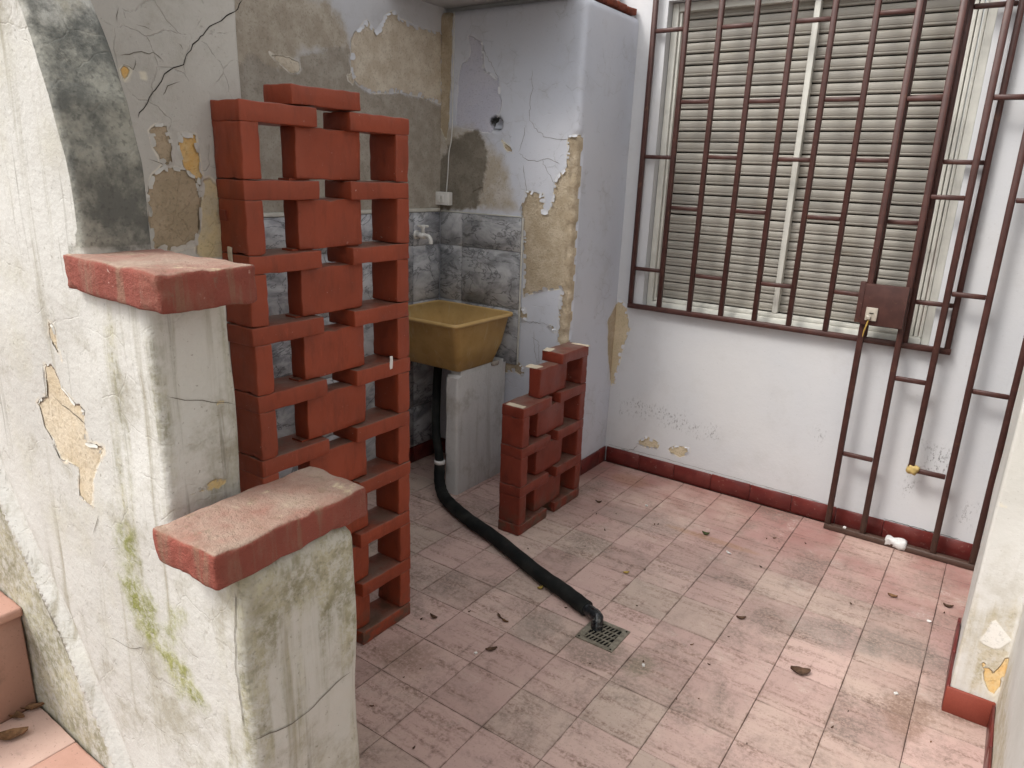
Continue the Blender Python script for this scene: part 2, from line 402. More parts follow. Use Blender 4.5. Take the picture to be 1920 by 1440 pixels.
m_chip = simple("bare_mortar_chip", (0.60, 0.52, 0.40), 0.9, 0.1)
m_mortar = simple("mortar", (0.34, 0.30, 0.26), 0.95, 0.1, bmp=0.6)
m_dark = simple("crack_dark", (0.03, 0.026, 0.02), 0.95, 0.05)
m_crack2 = simple("crack_grey", (0.16, 0.145, 0.12), 0.95, 0.05)
m_black = simple("flat_black", (0.008, 0.008, 0.008), 0.9, 0.1)
def skirt_mat():
    g = G("red_skirting", 0.35, 0.4)
    c = g.mix(g.step(g.noise(14, 5), 0.35, 0.7), (0.105, 0.017, 0.015), (0.145, 0.026, 0.021))
    c = g.mix(g.step(g.noise(60, 5), 0.62, 0.75, 0, 0.5), c, (0.30, 0.2, 0.17)); return g.done(c, None, g.bump(g.noise(60, 4), 0.15, 0.002))
m_skirt = skirt_mat()
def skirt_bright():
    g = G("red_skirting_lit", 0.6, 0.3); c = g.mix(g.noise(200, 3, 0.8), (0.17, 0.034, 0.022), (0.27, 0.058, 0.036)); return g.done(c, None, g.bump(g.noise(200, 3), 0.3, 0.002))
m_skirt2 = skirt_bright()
def tile_mat():
    g = G("pink_cement_tile", 0.55, 0.35); x, y, z = g.xyz(); r_ = g.rand()
    r2 = g.math('FRACT', g.math('MULTIPLY', r_, 17.31)); r3 = g.math('FRACT', g.math('MULTIPLY', r_, 53.7))
    c = g.mix(r_, (0.58, 0.41, 0.365), (0.46, 0.32, 0.285)); c = g.mix(g.step(r2, 0.6, 1.0, 0, 0.6), c, (0.48, 0.40, 0.33)); c = g.mix(g.step(r3, 0.75, 1.0, 0, 0.5), c, (0.36, 0.25, 0.22))
    tofs = g.node("ShaderNodeCombineXYZ"); g.put(tofs.inputs[0], g.math('MULTIPLY', r2, 3.0)); g.put(tofs.inputs[1], g.math('MULTIPLY', r3, 3.0)); tv = g.node("ShaderNodeVectorMath", operation='ADD'); g.put(tv.inputs[0], g.pos()); g.put(tv.inputs[1], tofs.outputs[0]); TV = tv.outputs[0]
    def stretched(sc, loc=(0, 0, 0)):
        n = g.node("ShaderNodeMapping"); g.put(n.inputs[0], TV); n.inputs["Scale"].default_value = sc; n.inputs["Location"].default_value = loc; return n.outputs[0]
    # cement body shows paler where it is most walked on; the pigment survives along the walls
    edge = g.math('ADD', g.step(y, 2.45, 3.45), g.math('MULTIPLY', g.step(x, -0.35, 0.25, 0, 0.5), g.step(y, 1.9, 2.6)))
    edge = g.math('MULTIPLY', g.math('MINIMUM', edge, 1.0), g.step(g.noise(3.2, 6, 0.6), 0.25, 0.6, 0.45, 1.0))
    c = g.mix(g.math('MULTIPLY', edge, 0.9), c, (0.31, 0.125, 0.11))
    fg = g.noise(75, 5, 0.78); worn = g.step(g.noise(2.1, 6, 0.62), 0.42, 0.7, 0, 0.55); c = g.mix(worn, c, (0.60, 0.47, 0.395))
    d1 = g.step(g.noise(3.4, 6, 0.72, dist=0.4), 0.44, 0.66, 0, 0.9); d1 = g.math('MULTIPLY', d1, g.step(fg, 0.36, 0.62, 0.25, 1.0)); d1 = g.math('MULTIPLY', d1, g.step(r3, 0.0, 0.9, 0.4, 1.0)); c = g.mix(d1, c, (0.19, 0.15, 0.125))
    br = g.noise(1, 6, 0.7, vec=stretched((4, 26, 1))); c = g.mix(g.math('MULTIPLY', g.step(br, 0.47, 0.66, 0, 0.85), g.step(fg, 0.4, 0.6)), c, (0.19, 0.115, 0.085))
    br2 = g.noise(1, 6, 0.7, vec=stretched((24, 4, 1), (5, 2, 0))); c = g.mix(g.math('MULTIPLY', g.step(br2, 0.52, 0.72, 0, 0.65), g.step(fg, 0.4, 0.6)), c, (0.18, 0.12, 0.10))
    bn = g.noise(12, 6, 0.7)
    def blot(px, rx, ry, col, amt, n=0.7):
        p = onz(px); dx = g.math('DIVIDE', g.math('SUBTRACT', x, float(p[0])), rx); dy = g.math('DIVIDE', g.math('SUBTRACT', y, float(p[1])), ry)
        d = g.math('SQRT', g.math('ADD', g.math('MULTIPLY', dx, dx), g.math('MULTIPLY', dy, dy)))
        d = g.math('ADD', d, g.math('MULTIPLY', g.math('SUBTRACT', bn, 0.5), n * 2)); return g.math('MULTIPLY', g.step(d, 1.25, 0.6, 0, amt), g.step(fg, 0.34, 0.56, 0.3, 1.0)), col
    for a in [((1115, 1215), .12, .10, (0.16, 0.13, 0.10), .55), ((1198, 1250), .045, .06, (0.20, 0.175, 0.12), .6), ((1010, 1175), .07, .12, (0.23, 0.20, 0.17), .45),
              ((1690, 1215), .16, .10, (0.16, 0.14, 0.12), .6), ((1560, 1190), .14, .10, (0.19, 0.17, 0.15), .5),
              ((1700, 1340), .06, .13, (0.24, 0.15, 0.11), .75), ((1780, 1340), .10, .03, (0.2, 0.13, 0.1), .5),
              ((760, 1230), .10, .09, (0.22, 0.14, 0.10), .5), ((1200, 975), .22, .10, (0.24, 0.20, 0.18), .4),
              ((1800, 1240), .05, .22, (0.19, 0.13, 0.12), .5), ((1180, 900), .10, .08, (0.30, 0.16, 0.09), .5),
              ((1330, 1010), .22, .025, (0.36, 0.19, 0.08), .45), ((880, 990), .14, .10, (0.2, 0.14, 0.12), .45)]:
        m_, col = blot(*a); c = g.mix(m_, c, col)
    wh = g.math('MULTIPLY', g.step(g.noise(4.5, 6, 0.75, vec=TV), 0.55, 0.72, 0, 0.6), g.step(fg, 0.4, 0.6)); c = g.mix(wh, c, (0.68, 0.58, 0.51))
    tc = g.node("ShaderNodeTexCoord"); sx = g.node("ShaderNodeSeparateXYZ"); g.put(sx.inputs[0], tc.outputs["Object"])
    ed = g.math('SUBTRACT', 0.0987, g.math('MAXIMUM', g.math('ABSOLUTE', sx.outputs[0]), g.math('ABSOLUTE', sx.outputs[1])))
    ed = g.math('ADD', ed, g.math('MULTIPLY', g.math('SUBTRACT', fg, 0.5), 0.02)); jm = g.math('MULTIPLY', g.step(ed, 0.006, 0.0, 0, 0.55), g.step(bn, 0.44, 0.62, 0.0, 1.0)); c = g.mix(jm, c, (0.15, 0.10, 0.08))
    spk = g.step(g.noise(170, 3, 0.6), 0.62, 0.70, 0, 0.7); c = g.mix(spk, c, (0.16, 0.10, 0.085))
    spk2 = g.step(g.noise(240, 2, 0.6), 0.68, 0.75, 0, 0.4); c = g.mix(spk2, c, (0.66, 0.55, 0.49))
    ro = g.step(g.noise(6, 5), 0.3, 0.7, 0.5, 0.75)
    return g.done(c, ro, g.bump(g.math('ADD', g.noise(160, 2, 0.7), g.noise(12, 2)), 0.16, 0.002))
m_tile = tile_mat()
m_grout = simple("grout", (0.11, 0.075, 0.06), 0.95, 0.1)
def marble(name, light, dark):
    g = G(name, 0.22, 0.5); r_ = g.node("ShaderNodeObjectInfo").outputs["Random"]
    off = g.node("ShaderNodeVectorMath", operation='ADD'); g.put(off.inputs[0], g.pos())
    cx = g.node("ShaderNodeCombineXYZ"); g.put(cx.inputs[0], g.math('MULTIPLY', r_, 7.0)); g.put(cx.inputs[1], g.math('MULTIPLY', r_, 13.0)); g.put(cx.inputs[2], g.math('MULTIPLY', r_, 5.0))
    g.put(off.inputs[1], cx.outputs[0])
    mp = g.node("ShaderNodeMapping"); g.put(mp.inputs[0], off.outputs[0]); mp.inputs["Rotation"].default_value = (0.5, 0.7, 0.4); mp.inputs["Scale"].default_value = (1, 1, 1.9)
    n1 = g.noise(6, 8, 0.62, vec=mp.outputs[0], dist=0.5)
    c = g.mix(g.step(n1, 0.34, 0.64), dark, light)
    vein = g.math('ABSOLUTE', g.math('SUBTRACT', g.noise(5, 6, 0.6, vec=mp.outputs[0], dist=0.7), 0.5))
    c = g.mix(g.step(vein, 0.022, 0.0, 0, 0.7), c, tuple(q * 0.4 for q in dark))
    c = g.mix(g.step(g.noise(9, 6), 0.5, 0.75, 0, 0.25), c, (0.3, 0.27, 0.22))
    return g.done(c)
m_marble = marble("grey_marble_tile", (0.52, 0.53, 0.56), (0.19, 0.195, 0.215))
m_marble2 = marble("dark_marble_tile", (0.46, 0.465, 0.48), (0.19, 0.195, 0.205))
m_trim = simple("tile_trim", (0.58, 0.57, 0.52), 0.6)
def metal_mat():
    g = G("brown_enamel", 0.45, 0.4); c = g.mix(g.step(g.noise(25, 5), 0.35, 0.7), (0.056, 0.022, 0.018), (0.078, 0.031, 0.025))
    z = g.xyz()[2]; c = g.mix(g.math('MULTIPLY', g.step(z, 0.35, 0.0), 0.6), c, (0.075, 0.05, 0.036))
    c = g.mix(g.step(g.noise(20, 6, 0.7), 0.58, 0.72, 0, 0.7), c, (0.13, 0.062, 0.036)); c = g.mix(g.step(g.noise(70, 5, 0.7), 0.69, 0.73, 0, 0.6), c, (0.38, 0.31, 0.26)); return g.done(c, None, g.bump(g.noise(60, 4), 0.2, 0.001))
m_metal = metal_mat()
def slat_mat():
    g = G("shutter_slat", 0.5, 0.35); c = g.mix(g.rand(), (0.35, 0.328, 0.288), (0.29, 0.272, 0.24))
    st = g.noise(1, 6, 0.65, vec=g.scaled((7, 1, 60))); c = g.mix(g.step(st, 0.5, 0.75, 0, 0.4), c, (0.27, 0.235, 0.18))
    c = g.mix(g.step(g.noise(6, 6), 0.5, 0.75, 0, 0.35), c, (0.25, 0.22, 0.17)); return g.done(c, None, g.bump(g.noise(90, 3), 0.1, 0.001))
m_slat = slat_mat()
m_frame = simple("white_frame_paint", (0.66, 0.65, 0.59), 0.45, 0.4, 0.12, 20)
m_reveal = simple("reveal_paint", (0.62, 0.63, 0.65), 0.75, 0.25, 0.08, 8)
def sink_mat():
    g = G("amber_fibreglass", 0.55, 0.3); c = g.mix(g.step(g.noise(7, 5), 0.35, 0.7), (0.45, 0.285, 0.105), (0.35, 0.21, 0.07))
    lime = g.noise(1, 5, 0.65, vec=g.scaled((40, 40, 3.5))); c = g.mix(g.step(lime, 0.54, 0.74, 0, 0.4), c, (0.52, 0.44, 0.30))
    c = g.mix(g.step(g.noise(30, 6, 0.75), 0.58, 0.72, 0, 0.45), c, (0.20, 0.125, 0.05)); return g.done(c, g.step(g.noise(12, 4), 0.3, 0.7, 0.4, 0.7), g.bump(g.noise(60, 3), 0.15, 0.002))
m_sink = sink_mat()
m_sink_rim = simple("amber_fibreglass_rim", (0.50, 0.33, 0.13), 0.35, 0.45, 0.15, 12, 0.08)
m_support = wall_mat("support_paint", (0.55, 0.55, 0.55), (0.62, 0.61, 0.60), [], dirt_amt=0.5, streak=0.3, bumpy=1.6)
def rubber():
    g = G("black_foam_sleeve", 0.75, 0.2); c = g.mix(g.step(g.noise(12, 5), 0.4, 0.7), (0.006, 0.007, 0.007), (0.02, 0.021, 0.019))
    c = g.mix(g.step(g.noise(30, 7, 0.75), 0.66, 0.74, 0, 0.5), c, (0.16, 0.14, 0.12)); return g.done(c, None, g.bump(g.noise(45, 4), 0.5, 0.003))
m_rubber = rubber()
def shiny():
    g = G("black_taped_pipe", 0.22, 0.5); c = g.mix(g.step(g.noise(60, 6, 0.7), 0.55, 0.7, 0, 0.5), (0.01, 0.012, 0.014), (0.22, 0.22, 0.21)); return g.done(c, None, g.bump(g.noise(50, 4), 0.6, 0.004))
m_pipe = shiny()
def grate_mat():
    g = G("weathered_grate", 0.5, 0.5); g.b.inputs["Metallic"].default_value = 0.35
    c = g.mix(g.step(g.noise(50, 6, 0.7), 0.35, 0.65), (0.16, 0.145, 0.11), (0.30, 0.275, 0.22)); return g.done(c, None, g.bump(g.noise(120, 4), 0.4, 0.001))
m_grate = grate_mat()
m_plastic = simple("white_plastic", (0.74, 0.73, 0.70), 0.4, 0.4, 0.08, 20, 0.05)
m_cable = simple("white_cable", (0.62, 0.62, 0.60), 0.5)
m_tape_y = simple("yellow_tape", (0.55, 0.40, 0.15), 0.55, 0.3, 0.3, 60, 0.6, 0.004)
m_tape_w = simple("white_tape", (0.72, 0.71, 0.70), 0.6, 0.3, 0.15, 60, 0.7, 0.004)
m_lock = simple("nickel_lock", (0.48, 0.43, 0.36), 0.35, 0.6, 0.3, 40)
m_brass = simple("brass_key", (0.50, 0.33, 0.08), 0.35, 0.5)
m_leaf_d = simple("dead_leaf", (0.12, 0.07, 0.045), 0.8, 0.2, 0.5, 90, 0.4)
m_leaf_m = simple("dry_leaf_tan", (0.22, 0.12, 0.06), 0.8, 0.2, 0.5, 90, 0.4)
m_leaf_y = simple("yellow_leaf", (0.42, 0.30, 0.08), 0.75, 0.2, 0.3, 90, 0.4)
m_leaf_g = simple("green_leaf", (0.05, 0.075, 0.015), 0.6, 0.3, 0.4, 90, 0.4)
m_white = simple("white_chip", (0.78, 0.77, 0.75), 0.8, 0.2)
m_step = brick_mat("pink_step", (0.46, 0.24, 0.18), 0.7, 0.5, old=0.55)
def step_tread():
    g = G("step_tread", 0.7, 0.3); c = g.mix(g.step(g.noise(5, 7, 0.65), 0.35, 0.7), (0.56, 0.40, 0.34), (0.50, 0.34, 0.285))
    c = g.mix(g.step(g.noise(9, 8, 0.7), 0.56, 0.75, 0, 0.6), c, (0.24, 0.19, 0.15)); c = g.mix(g.step(g.noise(200, 3), 0.64, 0.72, 0, 0.6), c, (0.17, 0.11, 0.09))
    return g.done(c, None, g.bump(g.noise(120, 5), 0.3, 0.002))
def step_riser():
    g = G("step_riser", 0.75, 0.25); c = g.mix(g.step(g.noise(5, 7, 0.65), 0.35, 0.7), (0.44, 0.255, 0.20), (0.50, 0.30, 0.24))
    c = g.mix(g.step(g.noise(8, 9, 0.72), 0.55, 0.75, 0, 0.7), c, (0.16, 0.12, 0.09)); c = g.mix(g.step(g.noise(200, 3), 0.64, 0.72, 0, 0.6), c, (0.17, 0.10, 0.08))
    return g.done(c, None, g.bump(g.noise(120, 5), 0.4, 0.002))
m_tread, m_riser = step_tread(), step_riser()
m_roof = simple("roof_slab_plaster", (0.50, 0.50, 0.50), 0.8, 0.2, 0.2, 6)
m_roof_tile = simple("roof_tile_clay", (0.20, 0.055, 0.032), 0.8, 0.2, 0.3, 20, 0.5)

# ---------------------------------------------------------------- key planes (metres)
YW = 3.385          # window wall face
XP, YP = -1.675, 2.89   # pier: side face x, front face y
XR = -2.47          # back wall of the wash recess
XS, YS = -1.64, 1.17    # side wall above the stairs: face x, far end y
XJ, XJ2, YJ, YJ2 = 0.083, 0.20, 2.28, 2.72   # door jamb on the right
XPAR, YPAR = -0.775, 0.50  # stair parapet: end x, front y

# ---------------------------------------------------------------- floor
fl = MB().box(-30, 30, -30, 30, -0.20, -0.0065)
floor = link("patio_floor", fl.mesh("patio_floor", m_grout)); tag(floor, "dirty pink tiled patio floor between the walls", None, None, "structure")
TS = 0.1980
tile_meshes = []
for k in range(6):
    bm = bmesh.new(); bmesh.ops.create_cube(bm, size=1); bmesh.ops.scale(bm, vec=(TS, TS, 0.006), verts=bm.verts)
    r_ = random.Random(k)
    for v in bm.verts: v.co.x += r_.uniform(-.0005, .0005); v.co.y += r_.uniform(-.0005, .0005)
    bmesh.ops.bevel(bm, geom=[e for e in bm.edges if all(v.co.z > 0 for v in e.verts)], offset=0.0010, segments=1, affect='EDGES')
    me = bpy.data.meshes.new("floor_tile"); bm.to_mesh(me); bm.free(); me.materials.append(m_tile); tile_meshes.append(me)
for i in range(-13, 2):
    for j in range(-2, 17):
        cx, cy = 0.003 + 0.2 * i + 0.1, 0.169 + 0.2 * j + 0.1 - 0.0
        if cx > 0.32 or cy > 3.4: continue
        o = link("floor_tile", random.choice(tile_meshes), floor, (cx, cy, -0.0032 + random.uniform(-.0004, .0003)),
                 (random.uniform(-.0022, .0022), random.uniform(-.0022, .0022), random.choice([0, 1, 2, 3]) * math.pi / 2 + random.uniform(-.0016, .0016)))

# ---------------------------------------------------------------- skirting tiles
def skirting(parent, axis, plane, a, b, outward, h=0.086, t=0.010, mat=None, piece=0.2):
    off = root_world(parent); mat = mat or m_skirt
    k = a; sgn = 1 if b > a else -1; i = 0
    while (b - k) * sgn > 0.004:
        e = k + sgn * piece
        if (e - b) * sgn > 0: e = b
        L = abs(e - k) - 0.0015; hh = h + random.uniform(-.0012, .0012)
        me = bevel_box("skirting_tile", t if axis == 'x' else L, L if axis == 'x' else t, hh, 0.0025, mat, 1, 0.0004, i)
        mid = (k + e) / 2; c = plane + outward * (t / 2 + 0.0005)
        p = Vector((c, mid, hh / 2)) if axis == 'x' else Vector((mid, c, hh / 2))
        link("skirting_tile", me, parent, p - off); k = e; i += 1

# ---------------------------------------------------------------- window wall
OX0, OX1, OZ0, OZ1 = -1.531, -0.232, 0.885, 2.30
WXE = 1.6
us = np.concatenate([seglin(XP - 0.02, OX0, .014)[:-1], seglin(OX0, OX1, .016)[:-1], seglin(OX1, WXE, .02)])
vs_ = np.concatenate([seglin(0, OZ0, .014)[:-1], seglin(OZ0, OZ1, .02)[:-1], seglin(OZ1, 3.1, .03)])
P = np.array([[(u, YW, v) for v in vs_] for u in us])
def inside(i, j): return OX0 <= (us[i] + us[i + 1]) / 2 <= OX1 and OZ0 <= (vs_[j] + vs_[j + 1]) / 2 <= OZ1
mb = MB().grid(P, inside)
D = YW + 0.004
mb.box(XP - 0.5, OX0, D, D + .25, 0, 3.098); mb.box(OX1, WXE, D, D + .25, 0, 3.098)
mb.box(OX0, OX1, D, D + .25, 0, OZ0); mb.box(OX0, OX1, D, D + .25, OZ1, 3.098)
ww = link("window_wall", mb.mesh("window_wall", m_window_wall)); tag(ww, "bluish white house wall with the shuttered window and scuff marks", "wall")
corner_peel = [(1160, 560), (1174, 575), (1177, 607), (1183, 619), (1170, 644), (1160, 684), (1154, 721), (1146, 721), (1140, 660), (1140, 600)]
masks(ww.data, {"peel": [('y', YW, [poly_y(corner_peel, YW), poly_y([(1195, 831), (1211, 817), (1238, 831), (1236, 841), (1215, 842)], YW),
                 poly_y([(1252, 840), (1264, 835), (1294, 840), (1292, 850), (1275, 858), (1258, 850)], YW)])],
    "scuff": [('y', YW, [poly_y(q, YW) for q in ([(1160, 745), (1250, 760), (1300, 790), (1350, 805), (1345, 825), (1290, 810), (1220, 785), (1165, 770)],
              [(1525, 810), (1545, 815), (1540, 845), (1525, 840)], [(1735, 830), (1790, 840), (1780, 900), (1730, 890)], [(1700, 880), (1720, 880), (1715, 920), (1695, 920)],
              [(1810, 940), (1830, 950), (1815, 985), (1800, 975)])])]})
skirting(ww, 'y', YW, XP + 0.012, WXE, -1)
crack(ww, [ony(p, YW) for p in ((1196, 832), (1190, 842), (1175, 846), (1162, 842))], (0, -1, 0), 0.0018, m_crack2, 3)
crack(ww, [ony(p, YW) for p in ((1140, 833), (1230, 855), (1320, 880), (1440, 913), (1560, 948))], (0, -1, 0), 0.0012, m_crack2, 5, jag=0.002)
crack(ww, [ony(p, YW) for p in ((1655, 972), (1720, 990), (1800, 1012))], (0, -1, 0), 0.0022, m_dark, 6, jag=0.003)

# ---------------------------------------------------------------- window with roller shutter
win = empty("shuttered_window", ((OX0 + OX1) / 2, YW + 0.04, OZ0), "wide window closed by a beige roller shutter in a white frame", "window")
FY = YW + 0.045
def bar_part(name, x0, x1, y0, y1, z0, z1, mat, root, bev=0.004):
    me = bevel_box(name, x1 - x0, y1 - y0, z1 - z0, min(bev, (x1 - x0) * .3, (y1 - y0) * .3, (z1 - z0) * .3), mat, 2)
    return link(name, me, root, Vector(((x0 + x1) / 2, (y0 + y1) / 2, (z0 + z1) / 2)) - root_world(root))
fw = 0.034
for (x0, x1) in ((OX0 + .003, OX0 + fw), (OX1 - fw, OX1 - .003)):
    fr = bar_part("frame_post", x0, x1, FY, FY + .05, OZ0 + .003, OZ1 - .003, m_frame, win)
bar_part("frame_sill", OX0 + fw + .001, OX1 - fw - .001, FY - .012, FY + .05, OZ0 + .003, OZ0 + .030, m_frame, win, .008)
bar_part("frame_rail", OX0 + fw + .001, OX1 - fw - .001, FY, FY + .05, OZ1 - .04, OZ1 - .003, m_frame, win)
for (x0, x1) in ((OX0 + fw + .002, OX0 + fw + .014), (OX1 - fw - .05, OX1 - fw - .036), (OX1 - fw - .032, OX1 - fw - .018), (OX1 - fw - .014, OX1 - fw - .002)):
    bar_part("guide_rail", x0, x1, FY + .012, FY + .05, OZ0 + .031, OZ1 - .041, m_frame, win, .003)
bar_part("sill_bead", OX0 + fw + .015, OX1 - fw - .052, FY - .002, FY + .028, OZ0 + .031, OZ0 + .050, m_frame, win, .008)
bar_part("mullion", -0.894, -0.868, FY - .004, FY + .034, OZ0 + .051, OZ1 - .041, m_frame, win, .006)
# roller shutter slats: convex profile extruded across the opening
SX0, SX1 = OX0 + fw + .004, OX1 - fw - .020
def slat_mesh(h):
    prof = [(0.004, 0.0), (0.0, 0.0015), (-0.0022, 0.005), (-0.0022, 0.009), (0.0004, 0.0108), (0.0004, 0.0125), (-0.0016, 0.0145), (-0.0030, h * 0.5), (-0.0028, h * 0.7), (-0.001, h * 0.86), (0.002, h * 0.93), (0.006, h * 0.94), (0.012, h * 0.94), (0.012, 0)]
    n = 5; xs = np.linspace(SX0, SX1, n); Pg = np.array([[(x, d, z) for (d, z) in prof + prof[:1]] for x in xs])
    me = MB().grid(Pg, flip=True).mesh("shutter_slat", m_slat); return me
hi, lo = slat_mesh(0.0462), slat_mesh(0.0405)
z = OZ0 + 0.051; k = 0
while z < OZ1 - 0.06:
    low = z < 1.27
    o = link("shutter_slat", lo if low else hi, win, Vector((random.uniform(-.002, .002), FY + .034 + random.uniform(-.001, .001), z)) - root_world(win), (random.uniform(-.012, .012), random.uniform(-.0007, .0007), 0))
    z += 0.0412 if low else 0.0486; k += 1
mb = MB().box(SX0, SX1, FY + .052, FY + .06, OZ0 + .02, OZ1); part("shutter_backing", mb, m_black, win)

# ---------------------------------------------------------------- steel helpers
def sq_bar(root, name, a, b, w, d, mat):
    a, b = Vector(a), Vector(b); v = b - a; L = v.length
    me = bevel_box(name, w, d, L, 0.0022, mat, 1)
    o = link(name, me, root, (a + b) / 2 - root_world(root))
    o.rotation_mode = 'QUATERNION'; o.rotation_quaternion = v.to_track_quat('Z', 'X') if abs(v.x) + abs(v.y) > 1e-6 else v.to_track_quat('Z', 'Y')
    return o
# window grille fixed to the wall
GY = 3.358; gx = [-1.583 + 0.158 * k for k in range(10)]
gr = empty("window_grille", (gx[0], GY, 0.875), "dark red steel bar grille fixed across the shuttered window", "grille")
def vbar(root, name, x, y, z0, z1, w=.022, d=.022, lean=0.0):
    me = bevel_box(name, w, d, z1 - z0, .0025, m_metal, 1); o = link(name, me, root, Vector((x, y, (z0 + z1) / 2)) - root_world(root), (random.uniform(-.001, .001), random.uniform(-.0022, .0022), random.uniform(-.03, .03))); return o
def hbar(root, name, x0, x1, y, z, w=.020, d=.020, tilt=0.0):
    me = bevel_box(name, x1 - x0, d, w, .0025, m_metal, 1); o = link(name, me, root, Vector(((x0 + x1) / 2, y, z)) - root_world(root), (0, tilt, 0)); return o
for x in gx: vbar(gr, "bar", x, GY, 0.9005, 2.74)
hbar(gr, "bottom_rail", gx[0] - .013, gx[-1] + .013, GY, 0.888, .024, .024)
hbar(gr, "top_rail", gx[0] - .013, gx[-1] + .013, GY, 2.752, .024, .024)
for k in range(9):
    for z_ in ((1.077, 1.620, 2.168, 2.62) if k % 2 == 0 else (1.386, 1.862, 2.40)):
        hbar(gr, "link", gx[k] + .0112, gx[k + 1] - .0112, GY, z_ + random.uniform(-.004, .004), .018, .016, random.uniform(-.01, .01))
for x in (gx[0], gx[3], gx[6], gx[9]):
    if x in (gx[0], gx[9]):
        for z_ in (1.62, 2.4): bar_part("wall_anchor", x - .006, x + .006, GY + .0112, YW + .01, z_ - .006, z_ + .006, m_metal, gr, .001)
for x in (gx[3], gx[6]): bar_part("wall_anchor", x - .006, x + .006, GY + .0122, YW + .01, .882, .894, m_metal, gr, .001)

# leaning gate
GT = 3.318; tx = [-0.482, -0.336, -0.197, -0.058, 0.089, 0.232, 0.375, 0.518]
gt = empty("steel_gate", (tx[0], GT, 0.0), "unhinged dark red steel bar gate leaning upright against the window wall", "gate")
for k, x in enumerate(tx):
    vbar(gt, "bar", x, GT, 0.0265 if k != 2 else 0.385, 2.45, .024, .022)
hbar(gt, "bottom_rail", tx[0] - .012, tx[-1] + .012, GT, 0.0135, .026, .032)
hbar(gt, "top_rail", tx[0] - .012, tx[-1] + .012, GT, 2.462, .024, .026)
for a in range(7):
    for z_ in ((.371, 1.129, 1.854) if a % 2 == 0 else (.754, 1.489, 2.2)):
        if a == 2 and z_ == .371: hbar(gt, "link", tx[2] - .008, tx[3] - .0122, GT, .372, .02, .016); continue
        if a == 0 and z_ == 1.129: continue
        if a == 1 and z_ == .754: pass
        hbar(gt, "link", tx[a] + .0122, tx[a + 1] - .0122, GT, z_ + random.uniform(-.004, .004), .019, .016, random.uniform(-.01, .01))
# lock plate with lock and key
lp = bar_part("lock_box", -0.492, -0.330, GT - .034, GT - .0112, 0.965, 1.135, m_metal, gt, .003)
bar_part("lock_strike", -0.516, -0.4935, GT - .022, GT - .002, 0.968, 1.14, m_metal, gt, .003)
lk = link("lock_cylinder_plate", bevel_box("lock_cylinder_plate", .045, .008, .055, .003, m_lock, 2), gt, Vector((-.452, GT - .0385, 1.012)) - root_world(gt))
link("keyhole", bevel_box("keyhole", .017, .003, .003, .0006, m_black, 1), lk, Vector((0, -.0045, .004)))
link("key_bow", lumpy_box("key_bow", .02, .012, .018, .004, .001, m_lock, 4), lk, Vector((-.008, -.009, -.014)))
t_ = MB().tube([(-.458, GT - .046, .99), (-.462, GT - .047, .965), (-.468, GT - .044, .935), (-.470, GT - .040, .915)], [.003, .0035, .003, .002], 6)
part("key_cord", t_, m_brass, gt)
# tape wraps
tw = link("yellow_tape_wrap", lumpy_box("yellow_tape_wrap", .044, .036, .042, .012, .004, m_tape_y, 9, 40), gt, Vector((tx[2] + .004, GT, .374)) - root_world(gt), (0, .25, 0)); tw["label"] = "crumpled yellow tape round the open joint"
tw = link("white_tape_wrap", lumpy_box("white_tape_wrap", .086, .046, .042, .014, .005, m_tape_w, 3, 40), gt, Vector((-.198, GT, .0235)) - root_world(gt)); tw["label"] = "crumpled white tape round the bottom rail"
link("paint_drip", lumpy_box("paint_drip", .014, .012, .010, .004, .001, m_white, 5, 60), gt, Vector((-.408, GT - .006, .030)) - root_world(gt))

# ---------------------------------------------------------------- pier beside the wash recess
PTOP = 2.243
zs = np.concatenate([seglin(0.0, PTOP - .03, .011)])
path = round_path([(XR - 0.03, YP), (XP, YP), (XP, YW)], 0.030, .011)
P = np.array([[(q[0], q[1], z_) for z_ in zs] for q in path])
P = wobble(P, .0035, 3.0)
hole = ony((932, 233), YP)
for row in P:
    for q in row:
        if q[1] < YP + .02:
            d = math.hypot(q[0] - hole[0], q[2] - hole[2])
            if d < .032: q[1] += .05 * (1 - d / .032) ** 0.6
        # worn-away arris
        if abs(q[0] - XP) < .035 and abs(q[1] - YP) < .035 and .76 < q[2] < 1.70:
            k_ = .006 + .007 * mnoise.noise(Vector(q) * 22); q[0] -= max(k_, 0); q[1] += max(k_, 0)
